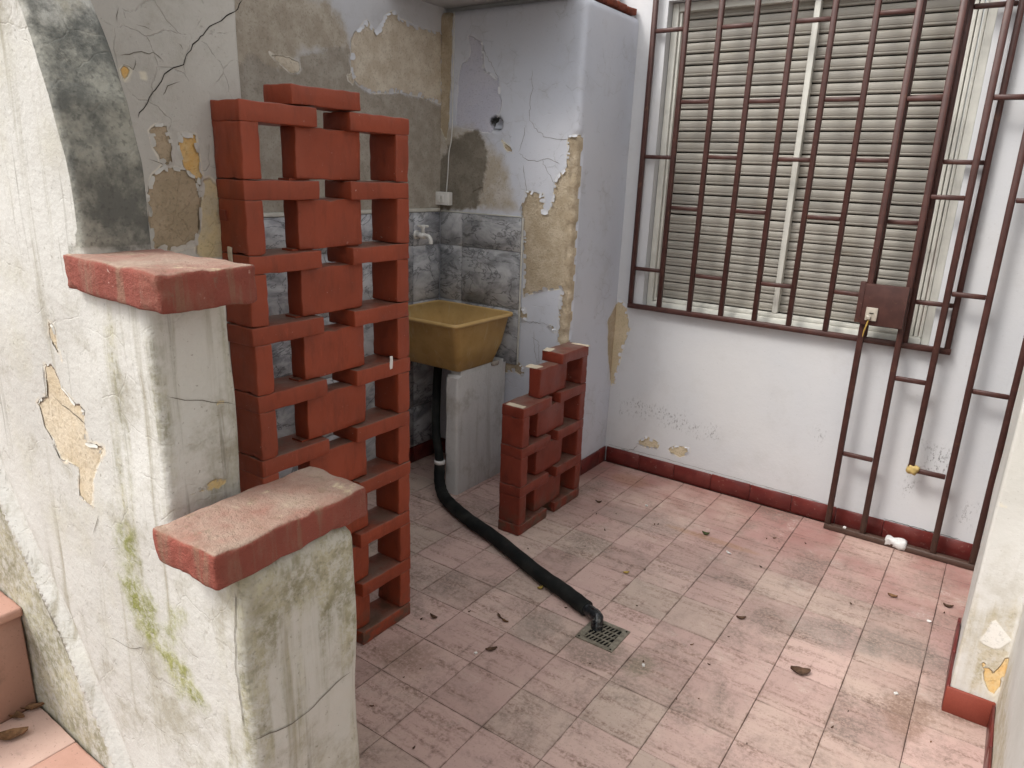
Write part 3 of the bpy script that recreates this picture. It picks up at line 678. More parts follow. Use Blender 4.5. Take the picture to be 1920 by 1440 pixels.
# rounded top lip
top = []
for q in path:
    col_ = []
    for t in range(1, 5):
        a = t / 4 * math.pi / 2; inn = .03 * (1 - math.cos(a)); up = .03 * math.sin(a)
        nx, ny = (0, 1) if q[1] < YP + .005 else ((-1, 0) if q[0] > XP - .005 else (-.7, .7))
        col_.append((q[0] + nx * inn, q[1] + ny * inn, PTOP - .03 + up))
    top.append(col_)
P = np.concatenate([P, np.array(top)], 1)
mb = MB().grid(P)
mb.box(XR - .03, XP - .034, YP + .06, YW + .002, 0, PTOP - .001)
pier = link("wall_pier", mb.mesh("wall_pier", m_pier, True)); tag(pier, "blue-grey wall pier with peeling paint and a chipped corner behind the sink", "wall")
peelP = [[(973, 394), (986, 357), (1019, 365), (1021, 396), (1030, 394), (1039, 363), (1039, 339), (1061, 315), (1067, 256), (1092, 256), (1094, 400), (1080, 642), (1044, 640), (1048, 583), (1052, 540), (1030, 545), (990, 552), (982, 556), (981, 410)],
         [(966, 623), (970, 644), (970, 665), (954, 680), (945, 669), (944, 700), (966, 696), (979, 705), (984, 690), (971, 677), (972, 640)],
         [(957, 610), (966, 623), (970, 640), (974, 632), (968, 612)], [(1027, 611), (1041, 627), (1044, 620), (1035, 610)],
         [(972, 577), (986, 577), (987, 602), (979, 604), (973, 590)],
         [(822, 22), (850, 24), (846, 120), (842, 200), (838, 262), (828, 240), (822, 235)], [(940, 262), (952, 283), (961, 286), (955, 276)]]
masks(pier.data, {"peel": [('y', YP, [poly_y(q, YP) for q in peelP]), ('x', XP, [[(2.86, .72), (2.912, .74), (2.918, 1.2), (2.914, 1.69), (2.86, 1.70)], poly_x(corner_peel, XP)])],
    "damp": [('y', YP, [poly_y([(815, 392), (824, 306), (850, 254), (895, 245), (914, 284), (908, 333), (895, 392)], YP)])],
    "tan": [('y', YP, [poly_y([(815, 240), (880, 238), (935, 290), (955, 330), (968, 392), (815, 392)], YP)])],
    "violet": [('y', YP, [poly_y([(877, 67), (905, 77), (909, 130), (935, 147), (940, 200), (932, 220), (920, 250), (855, 237), (860, 160), (865, 120), (880, 110), (882, 88)], YP),
                         poly_y([(885, 360), (905, 350), (910, 380), (890, 385)], YP)])],
    "hole_shade": [('y', YP, [poly_y([(921, 222), (931, 217), (941, 224), (942, 236), (936, 245), (924, 243), (920, 232)], YP)])]})  # outline of the hole that is painted dark
for i, cpts in enumerate([[(996, 130), (998, 165), (994, 190), (993, 225), (1003, 240), (1020, 255), (1040, 259), (1066, 262)], [(905, 90), (920, 118), (935, 147)],
                [(972, 285), (985, 298), (1005, 303), (1028, 297), (1050, 308)], [(985, 235), (982, 260), (972, 285)], [(1015, 298), (1028, 325), (1040, 345)],
                [(982, 310), (985, 345), (990, 362)], [(972, 605), (1000, 604), (1028, 608)], [(1002, 620), (1003, 655), (1008, 685)], [(998, 632), (1010, 640), (1012, 690)]]):
    crack(pier, [ony(p, YP) for p in cpts], (0, -1, 0), 0.0014, m_crack2, 20 + i, jag=.004, wob=(.0035, 3.0))
skirting(pier, 'x', XP, YP + .012, YW - .011, 1); skirting(pier, 'y', YP, XR + .012, XP + .01, -1, t=.009)

fm_b = simple("lifted_blue_paint", (0.60, 0.61, 0.64), 0.75, 0.25, 0.1, 20)
flakes(pier, [ragged(poly_y(q, YP)) for q in peelP[:5]], 'y', YP, -1, fm_b, .5, 1, 1.5, (.0035, 3.0))
flakes(pier, [ragged(poly_y([(905, 77), (909, 130), (935, 147), (940, 200), (932, 220), (936, 200), (931, 150), (905, 133)], YP))], 'y', YP, -1, fm_b, .25, 2, 1.0, (.0035, 3.0))
flakes(ww, [ragged(poly_y(corner_peel, YW)), ragged(poly_y([(1195, 831), (1211, 817), (1238, 831), (1236, 841), (1215, 842)], YW)), ragged(poly_y([(1252, 840), (1264, 835), (1294, 840), (1292, 850), (1275, 858), (1258, 850)], YW))], 'y', YW, -1, fm_b, .35, 3)
# ---------------------------------------------------------------- back wall of the recess
ys = seglin(YS - .15, YP + .02, .013); zz = np.concatenate([seglin(0, 1.3, .03)[:-1], seglin(1.3, 2.24, .012)[:-1], seglin(2.24, 2.9, .06)])
P = wobble(np.array([[(XR, y_, z_) for z_ in zz] for y_ in ys]), .003, 3)
mb = MB().grid(P, flip=False); mb.box(XR - .25, XR - .008, YS - .15, YW, 0, 2.9)
rw = link("recess_wall", mb.mesh("recess_wall", m_recess)); tag(rw, "damp stained plaster wall with grey marble tiles behind the brick screen", "wall")
masks(rw.data, {"peel": [('x', XR, [poly_x(q, XR) for q in ([(658, 74), (667, 57), (687, 39), (704, 57), (722, 31), (739, 20), (750, 37), (794, 55), (828, 61), (828, 197), (794, 182), (750, 173), (689, 173), (662, 149), (656, 114)],
          [(652, 140), (659, 140), (660, 158), (653, 150)], [(505, 100), (545, 110), (563, 118), (562, 138), (545, 135)])])],
    "grey": [('x', XR, [poly_x([(420, 190), (470, 100), (510, 130), (560, 140), (563, 100), (600, 92), (655, 92), (660, 150), (689, 175), (750, 175), (795, 184), (828, 198), (828, 410), (400, 430)], XR)])],
    "brown": [('x', XR, [poly_x([(430, -20), (560, -30), (620, 10), (640, 40), (655, 70), (655, 95), (560, 100), (545, 140), (470, 130), (430, 130)], XR), poly_x([(735, 190), (780, 190), (790, 260), (770, 370), (730, 330)], XR)])]})
flakes(rw, [ragged(poly_x([(658, 74), (667, 57), (687, 39), (704, 57), (722, 31), (739, 20), (750, 37), (794, 55), (828, 61), (828, 197), (794, 182), (750, 173), (689, 173), (662, 149), (656, 114)], XR))], 'x', XR, 1, fm_b, .4, 5, 1.4, (.003, 3))
skirting(rw, 'x', XR, YP - .011, YS - .1, 1, t=.012)
# marble wall tiles, recess wall and pier
def wall_tile(parent, axis, plane, a0, a1, z0, z1, out, mat):
    t = .008; g_ = .0012
    me = bevel_box("wall_tile", t if axis == 'x' else a1 - a0 - 2 * g_, a1 - a0 - 2 * g_ if axis == 'x' else t, z1 - z0 - 2 * g_, .0012, mat, 1)
    c = plane + out * (t / 2 + .003 + random.uniform(0, .0006)); p = Vector((c, (a0 + a1) / 2, (z0 + z1) / 2)) if axis == 'x' else Vector(((a0 + a1) / 2, c, (z0 + z1) / 2))
    link("wall_tile", me, parent, p - root_world(parent))
rows = [1.316, 1.154, 0.874, 0.594, 0.314, 0.090]
yj = [YP - .012, 2.678, 2.318, 1.958, 1.598, 1.238]
for r0, r1 in zip(rows, rows[1:]):
    for a, b in zip(yj[1:], yj): wall_tile(rw, 'x', XR, a, b, r1, r0, 1, m_marble)
for r0, r1 in zip(rows[:4], rows[1:4]):
    for a, b in zip([XR + .013, -2.312], [-2.312, -1.955]): wall_tile(pier, 'y', YP, a, b, r1, r0, -1, m_marble2)
bar_part("tile_trim", XR + .001, XR + .014, 1.1, YP - .013, 1.3175, 1.334, m_trim, rw, .003)
bar_part("tile_trim", XR + .015, -1.953, YP - .010, YP - .0035, 1.3175, 1.323, m_trim, pier, .002)
bar_part("tile_trim", -1.9535, -1.945, YP - .010, YP - .0035, .60, 1.3165, m_trim, pier, .002)

# ---------------------------------------------------------------- recess roof slab
mb = MB().box(XR - .1, XP - .04, 2.52, YP + .045, 2.262, 2.36)
mb.box(XR - .1, XP - .10, YP + .046, YW - .001, 2.2445, 2.36)
rs = link("roof_slab", mb.mesh("roof_slab", m_roof)); tag(rs, "grey plaster roof slab over the wash recess at the top edge", "roof")
for i in range(4):
    y0 = 2.98 + i * .1
    me = lumpy_box("roof_tile", .09, .094, .03, .008, .002, m_roof_tile, i); link("roof_tile", me, rs, Vector((XP - .052, y0 + .05, 2.262)))

# ---------------------------------------------------------------- side wall above the stairs
ysd = seglin(0.615, YS, .012); zsd = np.concatenate([seglin(0, 1.2, .05)[:-1], seglin(1.2, 3.0, .012)])
pathS = round_path([(XS, 0.615), (XS, YS), (XR - .2, YS)], .012, .012)
P = wobble(np.array([[(q[0], q[1], z_) for z_ in zsd] for q in pathS]), .004, 5)
mb = MB().grid(P); mb.box(XR - .24, XS - .02, .615, YS - .02, 0, 2.995)
sw = link("side_wall", mb.mesh("side_wall", m_side)); tag(sw, "cracked grey plaster wall with ochre flakes beside the top of the brick screen", "wall")
masks(sw.data, {"peel": [('x', XS, [poly_x(q, XS) for q in ([(281, 243), (295, 233), (312, 236), (326, 274), (323, 305), (302, 309), (285, 278)],
          [(288, 326), (305, 309), (347, 316), (365, 333), (377, 347), (375, 417), (368, 460), (285, 475), (270, 382)])])],
    "ochre": [('x', XS, [poly_x(q, XS) for q in ([(338, 248), (370, 255), (377, 333), (373, 368), (365, 337), (344, 312), (333, 278)], [(228, 122), (243, 128), (240, 150), (232, 148)], [(262, 138), (274, 138), (272, 148)])])],
    "cream": [('x', XS, [poly_x([(375, 340), (390, 335), (420, 360), (430, 480), (368, 480), (374, 400)], XS)])]})
fm_s = simple("lifted_grey_paint", (0.56, 0.545, 0.51), 0.8, 0.2, 0.15, 20)
flakes(sw, [ragged(poly_x(q, XS)) for q in ([(281, 243), (295, 233), (312, 236), (326, 274), (323, 305), (302, 309), (285, 278)], [(288, 326), (305, 309), (347, 316), (365, 333), (377, 347), (375, 417), (368, 460), (285, 475), (270, 382)],
       [(338, 248), (370, 255), (377, 333), (373, 368), (365, 337), (344, 312), (333, 278)])], 'x', XS, 1, fm_s, .5, 6, 1.0, (.004, 5))
c_ = [(1305, 0), (1265, 60), (1230, 95), (1150, 125), (1080, 200), (1000, 290), (985, 340), (880, 400), (860, 460), (800, 520), (780, 590), (745, 640)]
crack(sw, [onx((a * .3472, b * .3472), XS) for a, b in c_], (1, 0, 0), 0.0021, m_dark, 1, jag=.004, wob=(.004, 5))
for i, c_ in enumerate([[(640, 290), (700, 300), (760, 280), (830, 290), (880, 330)], [(660, 340), (720, 380), (730, 320)], [(740, 130), (820, 165)], [(960, 230), (985, 270)], [(880, 520), (910, 460), (970, 440)], [(640, 30), (630, 120)], [(800, 860), (870, 880), (920, 885)]]):
    crack(sw, [onx((a * .3472, b * .3472), XS) for a, b in c_], (1, 0, 0), 0.0016, m_crack2, 40 + i, jag=.003, wob=(.004, 5))

# ---------------------------------------------------------------- brick screens
BL, BW, BF, BE, PITCH = 0.229, 0.111, 0.0475, 0.1285, 0.1794
def variants(name, sx, sy, sz, mat, n, bev=.0042): return [lumpy_box(name, sx, sy, sz, bev * .8, .0014, mat, k + 3, 22, .022, 3, .007) for k in range(n)]
def screen(name, label, x1, y0, y1, nl, nr, mat, topper):
    root = empty(name, (x1 - BW / 2, y0, 0), label, "brick screen")
    flat = variants("brick", BW, BL, BF, mat, 6); mid = variants("brick", .058, .222, BE + .001, mat, 6); end = variants("brick", BW - .001, .051, BE + .003, mat, 6)
    xc = x1 - BW / 2; off = root_world(root)
    def put(me, y, z_, dx=0.0):
        o = link("brick", me, root, Vector((xc + dx + random.uniform(-.001, .001), y + random.uniform(-.002, .002), z_)) - off,
                 (random.uniform(-.004, .004), random.uniform(-.003, .003), random.uniform(-.006, .006))); return o
    for side, n in ((0, nl), (1, nr)):
        yc = y0 + BL / 2 if side == 0 else y1 - BL / 2
        for k in range(n):
            put(random.choice(flat), yc, k * PITCH + BF / 2 + .001)
            if k < n - 1: put(random.choice(end), (y0 + .0265) if side == 0 else (y1 - .0265), k * PITCH + BF + .0025 + BE / 2 + .0015)
    n = max(nl, nr) - 1
    for k in range(n):
        if k < nr - 1: put(random.choice(mid), (y0 + y1) / 2 - .0 , k * PITCH + BF + .0025 + BE / 2 + .002, .004)
    if topper: put(random.choice(flat), y0 + .268, (nl - 1) * PITCH + BF * 1.5 + .004)
    return root
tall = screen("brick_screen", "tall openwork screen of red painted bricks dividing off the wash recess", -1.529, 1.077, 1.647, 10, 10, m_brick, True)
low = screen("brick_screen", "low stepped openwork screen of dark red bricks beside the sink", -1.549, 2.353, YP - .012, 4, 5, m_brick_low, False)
# white paint run, bare patches on the brick tops
def chip(root, x, y, z_, sx, sy, sz, seed, rz=0.0, mat=None, name="bare_patch"):
    me = lumpy_box(name, sx, sy, sz, min(sx, sy, sz) * .35, .0012, mat or m_chip, seed, 60); o = link(name, me, root, Vector((x, y, z_)) - root_world(root), (0, 0, rz)); return o
zl = 3 * PITCH + BF; zr = 4 * PITCH + BF
chip(low, -1.600, 2.370, zl + .001, .085, .03, .004, 1); chip(low, -1.622, 2.60 - .07, zl + BE + .006, .06, .05, .004, 2)
chip(low, -1.64, 2.675, zr + .001, .04, .06, .004, 3, .2); chip(low, -1.585, 2.862, zr + .001, .09, .022, .004, 4, .1)
p = onx((733, 679), -1.529); chip(tall, -1.5285, p[1], p[2] - .002, .003, .012, .04, 5, 0, m_white, "paint_run")
p = onx((432, 480), -1.60); chip(tall, p[0], 1.076, p[2], .016, .003, .045, 6, 0, m_chip)
bsl = MB().box(-1.630, -1.604, 1.0745, 1.078, 1.385, 1.410); part("slot_shade_block", bsl, m_brick_low, tall)  # darker red block stands in for the shaded recess of a slot
for i in range(9):   # mortar pads in the joints
    for (ya, yb) in ((1.236, 1.302), (1.422, 1.470)):
        zb = i * PITCH + BF; mm = MB().box(-1.606, -1.563, ya, yb, zb - .004, zb + .006); part("mortar_pad", mm, m_brick, tall)

# ---------------------------------------------------------------- stair parapet with brick caps
def ridge(P):
    A = [ony(q, YPAR)[[0, 2]] for q in ((-40, 800), (0, 903), (74, 1071), (150, 1235), (230, 1440), (300, 1600))]
    for row in P:
        for q in row:
            if abs(q[1] - YPAR) < .01:
                d = 9
                for a, b in zip(A, A[1:]):
                    e = b - a; w = np.array([q[0], q[2]]) - a; t = min(max((w @ e) / (e @ e), 0), 1); d = min(d, np.linalg.norm(w - t * e))
                q[1] -= .012 * math.exp(-(d / .010) ** 2) * 1.4 - .007 * math.exp(-((d - .030) / .012) ** 2)
    return P
ZC2, ZC1 = 0.989, 1.338; X1, X3 = -0.932, -1.10
def x3(z_):
    pts = [(1.38, -1.10), (1.52, -1.10), (1.602, -1.116), (1.672, -1.155), (1.76, -1.20), (1.95, -1.33), (2.2, -1.55), (2.6, -1.9)]
    return float(np.interp(z_, [a for a, b in pts], [b for a, b in pts]))
mb = MB(); ST = .009
def band(z0, z1, xe, yb, r, xstart=-1.75, step=ST, far=None):
    zs_ = seglin(z0, z1, step); rows_ = []
    for z_ in zs_:
        x_ = xe(z_) if callable(xe) else xe
        rows_.append(round_path([(xe(z0) - .65 if callable(xe) else xstart, YPAR), (xe(z0) if callable(xe) else xe, YPAR), (xe(z0) if callable(xe) else xe, yb)] + ([(X1, yb), (X1, .622), (xstart, .622)] if yb > .7 else [(xe(z0) - .65 if callable(xe) else xstart, yb)]), r, step))
        if callable(xe): rows_[-1] = [np.array([q[0] + x_ - xe(z0), q[1]]) for q in rows_[-1]]
    P = np.array([[(rows_[i][k][0], rows_[i][k][1], zs_[i]) for i in range(len(zs_))] for k in range(len(rows_[0]))])
    mb.grid(ridge(wobble(P, .006, 7.0)))
band(0.0, ZC2 - .03, XPAR, .712, .020)
# rounded shoulder of the post under its cap
def shoulder():
    rows_ = []
    for t in range(6):
        a = t / 5 * math.pi / 2; i_ = .030 * (1 - math.cos(a)); z_ = ZC2 - .03 + .03 * math.sin(a)
        rows_.append((z_, round_path([(-1.75, YPAR), (XPAR - i_ * .5, YPAR), (XPAR - i_ * .5, .712 - i_ * 1.4), (X1, .712 - i_ * 1.4), (X1, .622), (-1.75, .622)], .020, ST)))
    m_ = min(len(r_[1]) for r_ in rows_)
    P = np.array([[(r_[1][k][0], r_[1][k][1], r_[0]) for r_ in rows_] for k in range(m_)]); mb.grid(ridge(wobble(P, .006, 7.0)))
shoulder()
band(ZC2, ZC1, X1, .622, .016); band(ZC1, 1.38, X3, .612, .012)
band(1.38, 2.6, x3, .607, .012)
mb.box(X1 + .02, XPAR - .02, YPAR + .02, .665, 0.0, ZC2 - .002); mb.box(-1.74, X1 + .019, YPAR + .02, .602, 0.0, ZC2 - .006); mb.box(-1.74, X1 - .02, YPAR + .02, .605, ZC2 - .006, ZC1)
root_p = empty("stair_parapet", (XPAR, YPAR, 0), "mossy whitewashed stepped stair parapet with red brick caps in the foreground", "parapet")
pw = part("parapet_wall", mb, m_parapet, None, True); pw.parent = root_p; pw.location = -Vector(root_p.location)
pp = [[(80, 680), (100, 687), (117, 731), (160, 769), (168, 828), (194, 837), (180, 886), (177, 949), (151, 930), (146, 876), (112, 862), (80, 799), (68, 760), (85, 740)], [(90, 604), (100, 609), (117, 677), (97, 643)]]
masks(pw.data, {"peel": [('y', YPAR, [poly_y(q, YPAR) for q in pp])],
    "moss": [('y', YPAR, [poly_y(q, YPAR) for q in ([(221, 1080), (254, 1071), (287, 1137), (303, 1211), (349, 1244), (377, 1309), (336, 1285), (283, 1219), (246, 1162)], [(318, 1140), (342, 1150), (335, 1195), (318, 1190)], [(230, 1000), (250, 1000), (256, 1080), (232, 1075)])])],
    "green": [('y', YPAR, [poly_y(q, YPAR) for q in ([(195, 600), (215, 600), (240, 900), (262, 1080), (240, 1080), (215, 850)], [(-20, 880), (30, 985), (100, 1150), (215, 1440), (120, 1440), (20, 1150), (-50, 1000)], [(-50, 1080), (30, 1110), (60, 1180), (95, 1320), (160, 1400), (220, 1480), (60, 1480), (-50, 1300)], [(300, 640), (312, 640), (330, 900), (316, 900)], [(470, 1100), (484, 1440), (440, 1440), (440, 1110)], [(280, 610), (300, 600), (318, 850), (300, 820)])]),
              ('x', XPAR, [[(.48, .60), (.52, .80), (.56, .86), (.585, .62), (.60, .86), (.635, .66), (.65, .83), (.68, .74), (.73, .80), (.73, 1.0), (.48, 1.0)], [(.48, .3), (.56, .3), (.6, .52), (.52, .6), (.48, .5)], [(.64, .3), (.73, .3), (.73, .66), (.69, .5)]]), ('x', X1, [[(.49, 1.03), (.64, 1.03), (.64, 1.09), (.56, 1.07)], [(.60, 1.03), (.64, 1.03), (.64, 1.33), (.61, 1.3)]])],
    "ochre": [('x', X1, [poly_x([(395, 752), (422, 750), (418, 765), (400, 764)], X1), poly_x([(332, 925), (400, 905), (425, 895), (420, 908), (345, 935)], X1)]), ('x', XPAR, [[(.503, .885), (.518, .885), (.514, .9)], [(.70, .80), (.712, .80), (.712, .83)]])],
    "algae": [('x', -1.11, [[(.485, 1.385), (.64, 1.385), (.64, 1.64), (.485, 1.60)]])]})
fm_p = simple("lifted_limewash", (0.52, 0.51, 0.47), 0.85, 0.2, 0.15, 20)
o = flakes(root_p, [ragged(poly_y(q, YPAR)) for q in pp], 'y', YPAR, -1, fm_p, .2, 8, .35, (.006, 7.0))
crack(root_p, [ony(p, YPAR) for p in ((-20, 905), (22, 985), (62, 1080), (120, 1215), (180, 1345), (222, 1445))], (0, -1, 0), .0022, m_crack2, 81, jag=.002, wob=(.006, 7.0))
# algae also over the leaning upper part
me = pw.data; n = len(me.vertices); co = np.empty(n * 3, np.float32); me.vertices.foreach_get('co', co); co = co.reshape(-1, 3)
val = np.empty(n, np.float32); me.attributes['algae'].data.foreach_get('value', val)
up_ = (co[:, 2] > 1.40); xe_ = np.array([x3(z_) for z_ in co[:, 2]]); dx_ = co[:, 0] - xe_
val[up_] = np.where(dx_[up_] > -.012, -.06 + .055 * np.clip((co[up_, 2] - 1.62) / .12, 0, 1), np.clip(-.012 - dx_[up_], 0, .2) * 1.5 + .02); me.attributes['algae'].data.foreach_set('value', val)
for i, (fn, nr, c_, w) in enumerate([
        (lambda p: onx(p, XPAR), (1, 0, 0), [(472, 1385), (500, 1376), (545, 1355), (575, 1335), (600, 1310), (630, 1280), (660, 1258)], .0018),
        (lambda p: onx(p, X1), (1, 0, 0), [(318, 745), (350, 750), (395, 753), (440, 760)], .0012),
        (lambda p: ony(p, YPAR), (0, -1, 0), [(68, 760), (85, 742), (80, 682)], .0020), (lambda p: ony(p, YPAR), (0, -1, 0), [(100, 745), (140, 775), (165, 795)], .0015),
        (lambda p: ony(p, YPAR), (0, -1, 0), [(210, 1195), (245, 1215), (270, 1215)], .0010), (lambda p: ony(p, YPAR), (0, -1, 0), [(190, 965), (185, 985), (178, 1000)], .0016),
        (lambda p: ony(p, YPAR), (0, -1, 0), [(438, 1110), (444, 1200), (452, 1300), (456, 1360)], .0014)]):
    o = crack(root_p, [fn(p) for p in c_], nr, w, m_crack2, 60 + i, jag=.002, wob=(.006, 7.0))
cap2 = link("cap_brick", lumpy_box("cap_brick", .136, .275, .052, .006, .0024, m_cap, 1, 20, .009, 4, .007), root_p, Vector((-.835, .5925, 1.0165)) - Vector(root_p.location), (0, .0, .02))
cap1 = link("cap_brick", lumpy_box("cap_brick", .262, .140, .052, .006, .0024, m_cap, 2, 20, .009, 4, .007), root_p, Vector((-.990, .549, 1.364)) - Vector(root_p.location), (0, 0, -.03))
cap2["label"] = "lower moss-edged red brick cap on the square post"; cap1["label"] = "upper red brick cap with a dusty pale top"

# ---------------------------------------------------------------- stairs
stairs = empty("staircase", (-1.26, .0, 0), "worn pink cement steps at the lower left corner", "stairs")
zt, xf = [.13, .377, .624, .871, 1.118], [-.985, -1.270, -1.56, -1.85, -2.14]
for i, (z_, x_) in enumerate(zip(zt, xf)):
    xb = xf[i + 1] if i < 4 else -2.6; y0, y1 = -.55, YPAR - .004; zb = zt[i - 1] if i else 0
    st = link("step", bevel_box("step", x_ - xb + (.0), y1 - y0, z_ - .022 - (zb - .02 if i else 0), .004, m_riser, 1), stairs, Vector(((x_ + xb) / 2 - .001, (y0 + y1) / 2, (z_ - .022 + (zb - .02 if i else 0)) / 2)) - Vector(stairs.location))
    wn_ = .128
    a = link("nosing", lumpy_box("nosing", wn_, y1 - y0, .022, .006, .0012, m_riser, i), st, Vector((x_ - wn_ / 2 + .012, (y0 + y1) / 2, z_ - .011)) - root_world(st))
    b = link("tread", lumpy_box("tread", (x_ + .011 - wn_) - xb - .002, y1 - y0, .021, .003, .0008, m_tread, i + 9), st, Vector((((x_ + .011 - wn_) + xb) / 2, (y0 + y1) / 2, z_ - .0112)) - root_world(st))

# ---------------------------------------------------------------- door jamb and wall on the right
pathJ = round_path([(XJ, YJ2), (XJ, YJ), (XJ2, YJ), (XJ2, -.9)], .012, .013)
zj = np.concatenate([seglin(0, 1.3, .013)[:-1], seglin(1.3, 3.1, .05)])
P = wobble(np.array([[(q[0], q[1], z_) for z_ in zj] for q in pathJ]), .004, 5)
mb = MB().grid(P, flip=False); mb.box(XJ + .012, WXE, YJ + .012, YJ2 - .001, 0, 3.098); mb.box(WXE - .2, WXE, YJ2, YW, 0, 3.098); mb.box(XJ2 + .012, XJ2 + .2, -.9, YJ + .011, 0, 3.098)  # long jamb and unseen end wall added to block light from the right
jw = link("door_jamb_wall", mb.mesh("door_jamb_wall", m_jamb)); tag(jw, "whitewashed doorway wall with an ochre flake above red skirting at right edge", "wall")
masks(jw.data, {"ochre": [('y', YJ, [poly_y([(1840, 1234), (1851, 1249), (1862, 1264), (1877, 1249), (1885, 1230), (1904, 1226), (1904, 1245), (1881, 1275), (1870, 1294), (1859, 1305), (1844, 1275)], YJ), poly_y([(1877, 941), (1884, 945), (1882, 951), (1876, 947)], YJ)])],
    "white": [('y', YJ, [poly_y([(1864, 1159), (1898, 1200), (1870, 1222), (1836, 1204)], YJ)])],
    "green": [('y', YJ, [poly_y([(1825, 1150), (1870, 1130), (1915, 1140), (1910, 1215), (1905, 1310), (1800, 1290), (1800, 1200)], YJ)]), ('x', XJ2, [[(1.2, 0), (2.3, 0), (2.3, .30), (1.2, .22)]])]})
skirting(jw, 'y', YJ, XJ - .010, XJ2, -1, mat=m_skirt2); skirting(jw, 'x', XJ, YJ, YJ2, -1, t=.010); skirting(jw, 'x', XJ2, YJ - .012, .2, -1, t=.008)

# ---------------------------------------------------------------- laundry sink on its support
sk = empty("laundry_sink", (-2.2, 2.64, .62), "amber fibreglass laundry sink fixed in the tiled corner", "sink")
cx, cy = (-2.452 + -1.957) / 2, (2.402 + 2.866) / 2; hx, hy = (-1.957 + 2.452) / 2, (2.866 - 2.402) / 2
def ring(ax, ay, r, z_, dx=0.0, dy=0.0, seg=6):
    o = []
    for qx, qy, a0 in ((1, 1, 0), (-1, 1, 90), (-1, -1, 180), (1, -1, 270)):
        for k in range(seg + 1):
            a = math.radians(a0 + 90 * k / seg); o.append((cx + dx + qx * (ax - r) + r * math.cos(a), cy + dy + qy * (ay - r) + r * math.sin(a), z_))
    return o
def loft(rings, close_last=True):
    n = len(rings[0]); mb = MB(); vs2 = [q for r_ in rings for q in r_]
    fs = [(i * n + k, i * n + (k + 1) % n, (i + 1) * n + (k + 1) % n, (i + 1) * n + k) for i in range(len(rings) - 1) for k in range(n)]
    if close_last: fs += [tuple(range(n))[::-1], tuple((len(rings) - 1) * n + k for k in range(n))]
    return mb.add(vs2, fs)
bx_, by_ = .185, .140; ddy = .012
outer = [ring(bx_ - .008, by_ - .008, .02, .620, -.0, ddy), ring(bx_, by_, .026, .626, 0, ddy), ring(.212, .178, .028, .72, 0, ddy * .6), ring(hx - .018, hy - .018, .03, .845, 0, 0), ring(hx - .014, hy - .014, .03, .850),
         ring(hx - .016, hy - .016, .028, .862), ring(.205, .172, .026, .72, 0, ddy * .6), ring(bx_ - .010, by_ - .010, .024, .640, 0, ddy), ring(bx_ - .03, by_ - .03, .02, .634, 0, ddy)]
part("basin", loft(outer), m_sink, sk, True)
rim = [ring(hx - .0135, hy - .0135, .03, .8495), ring(hx - .002, hy - .002, .034, .850), ring(hx, hy, .036, .857), ring(hx - .003, hy - .003, .034, .866), ring(hx - .009, hy - .009, .031, .867), ring(hx - .0155, hy - .0155, .028, .860)]
o = part("rim", loft(rim, False), m_sink_rim, sk, True)
mbd = MB().tube([(cx - .05, cy, .636), (cx - .05, cy, .600)], [.03, .024], 12); part("waste_outlet", mbd, m_black, sk)
# support slab
zsu = seglin(0, .60, .02); Psu = []
sup = empty("sink_support", (-2.055, 2.68, 0), "white plastered upright slab propping the sink", "support")
pa = round_path([(-2.092, YP - .011), (-2.092, 2.498), (-2.018, 2.498), (-2.018, YP - .011)], .014, .02)
def ztop(q): return .604 + .012 * math.exp(-((q[1] - 2.5) / .03) ** 2) * -1
Psu = wobble(np.array([[(q[0], q[1], t * ztop(q)) for t in np.linspace(0, 1, 34)] for q in pa]), .004, 9)
mb = MB().grid(Psu); mb.box(-2.086, -2.024, 2.508, YP - .0115, .0, .600); part("slab", mb, m_support, sup, True)
mb = MB().box(-2.084, -2.026, 2.53, YP - .02, .600, .6195); part("mortar_bed", mb, m_support, sup)
chip(sup, -2.024, 2.79, .612, .03, .05, .022, 8, 0, m_mortar, "mortar_lump")

# ---------------------------------------------------------------- drain hose and floor drain
hp = [Vector(onz(p, .031)) for p in ((845, 945), (880, 975), (930, 1010), (1010, 1075), (1060, 1110), (1100, 1141))]
def spline(pts, k=8):
    o = []; Q = [pts[0]] + list(pts) + [pts[-1]]
    for i in range(1, len(Q) - 2):
        for j in range(k):
            t = j / k; a, b, c, d = Q[i - 1], Q[i], Q[i + 1], Q[i + 2]
            o.append(0.5 * ((2 * b) + (c - a) * t + (2 * a - 5 * b + 4 * c - d) * t * t + (-a + 3 * b - 3 * c + d) * t ** 3))
    return o + [Vector(pts[-1])]
hose = empty("drain_hose", (-1.6, 2.25, 0), "thick black foam-sleeved drain hose running from the sink to the floor grate", "hose")
low_ = [Vector((-2.10, 2.47, .16)), Vector((-2.075, 2.44, .085)), Vector((-2.02, 2.40, .044))] + [Vector((p.x, p.y, .031)) for p in hp]
sl = spline(low_); rad = [.0255 + .003 * min(1, i / 18) + .0008 * math.sin(i * 1.7) for i in range(len(sl))]
part("foam_sleeve", MB().tube(sl, rad, 16), m_rubber, hose, True)
up2 = spline([Vector((cx - .05, cy, .61)), Vector((-2.235, 2.60, .45)), Vector((-2.15, 2.50, .30)), Vector((-2.11, 2.475, .20)), Vector((-2.098, 2.468, .15))])
part("waste_pipe", MB().tube(up2, .021, 12), m_rubber, hose, True)
dr_c = (onz((1122, 1160)) + onz((1144, 1224)) + onz((1075, 1196)) + onz((1181, 1184))) / 4
e = hp[-1]; dirh = (hp[-1] - hp[-2]).normalized()
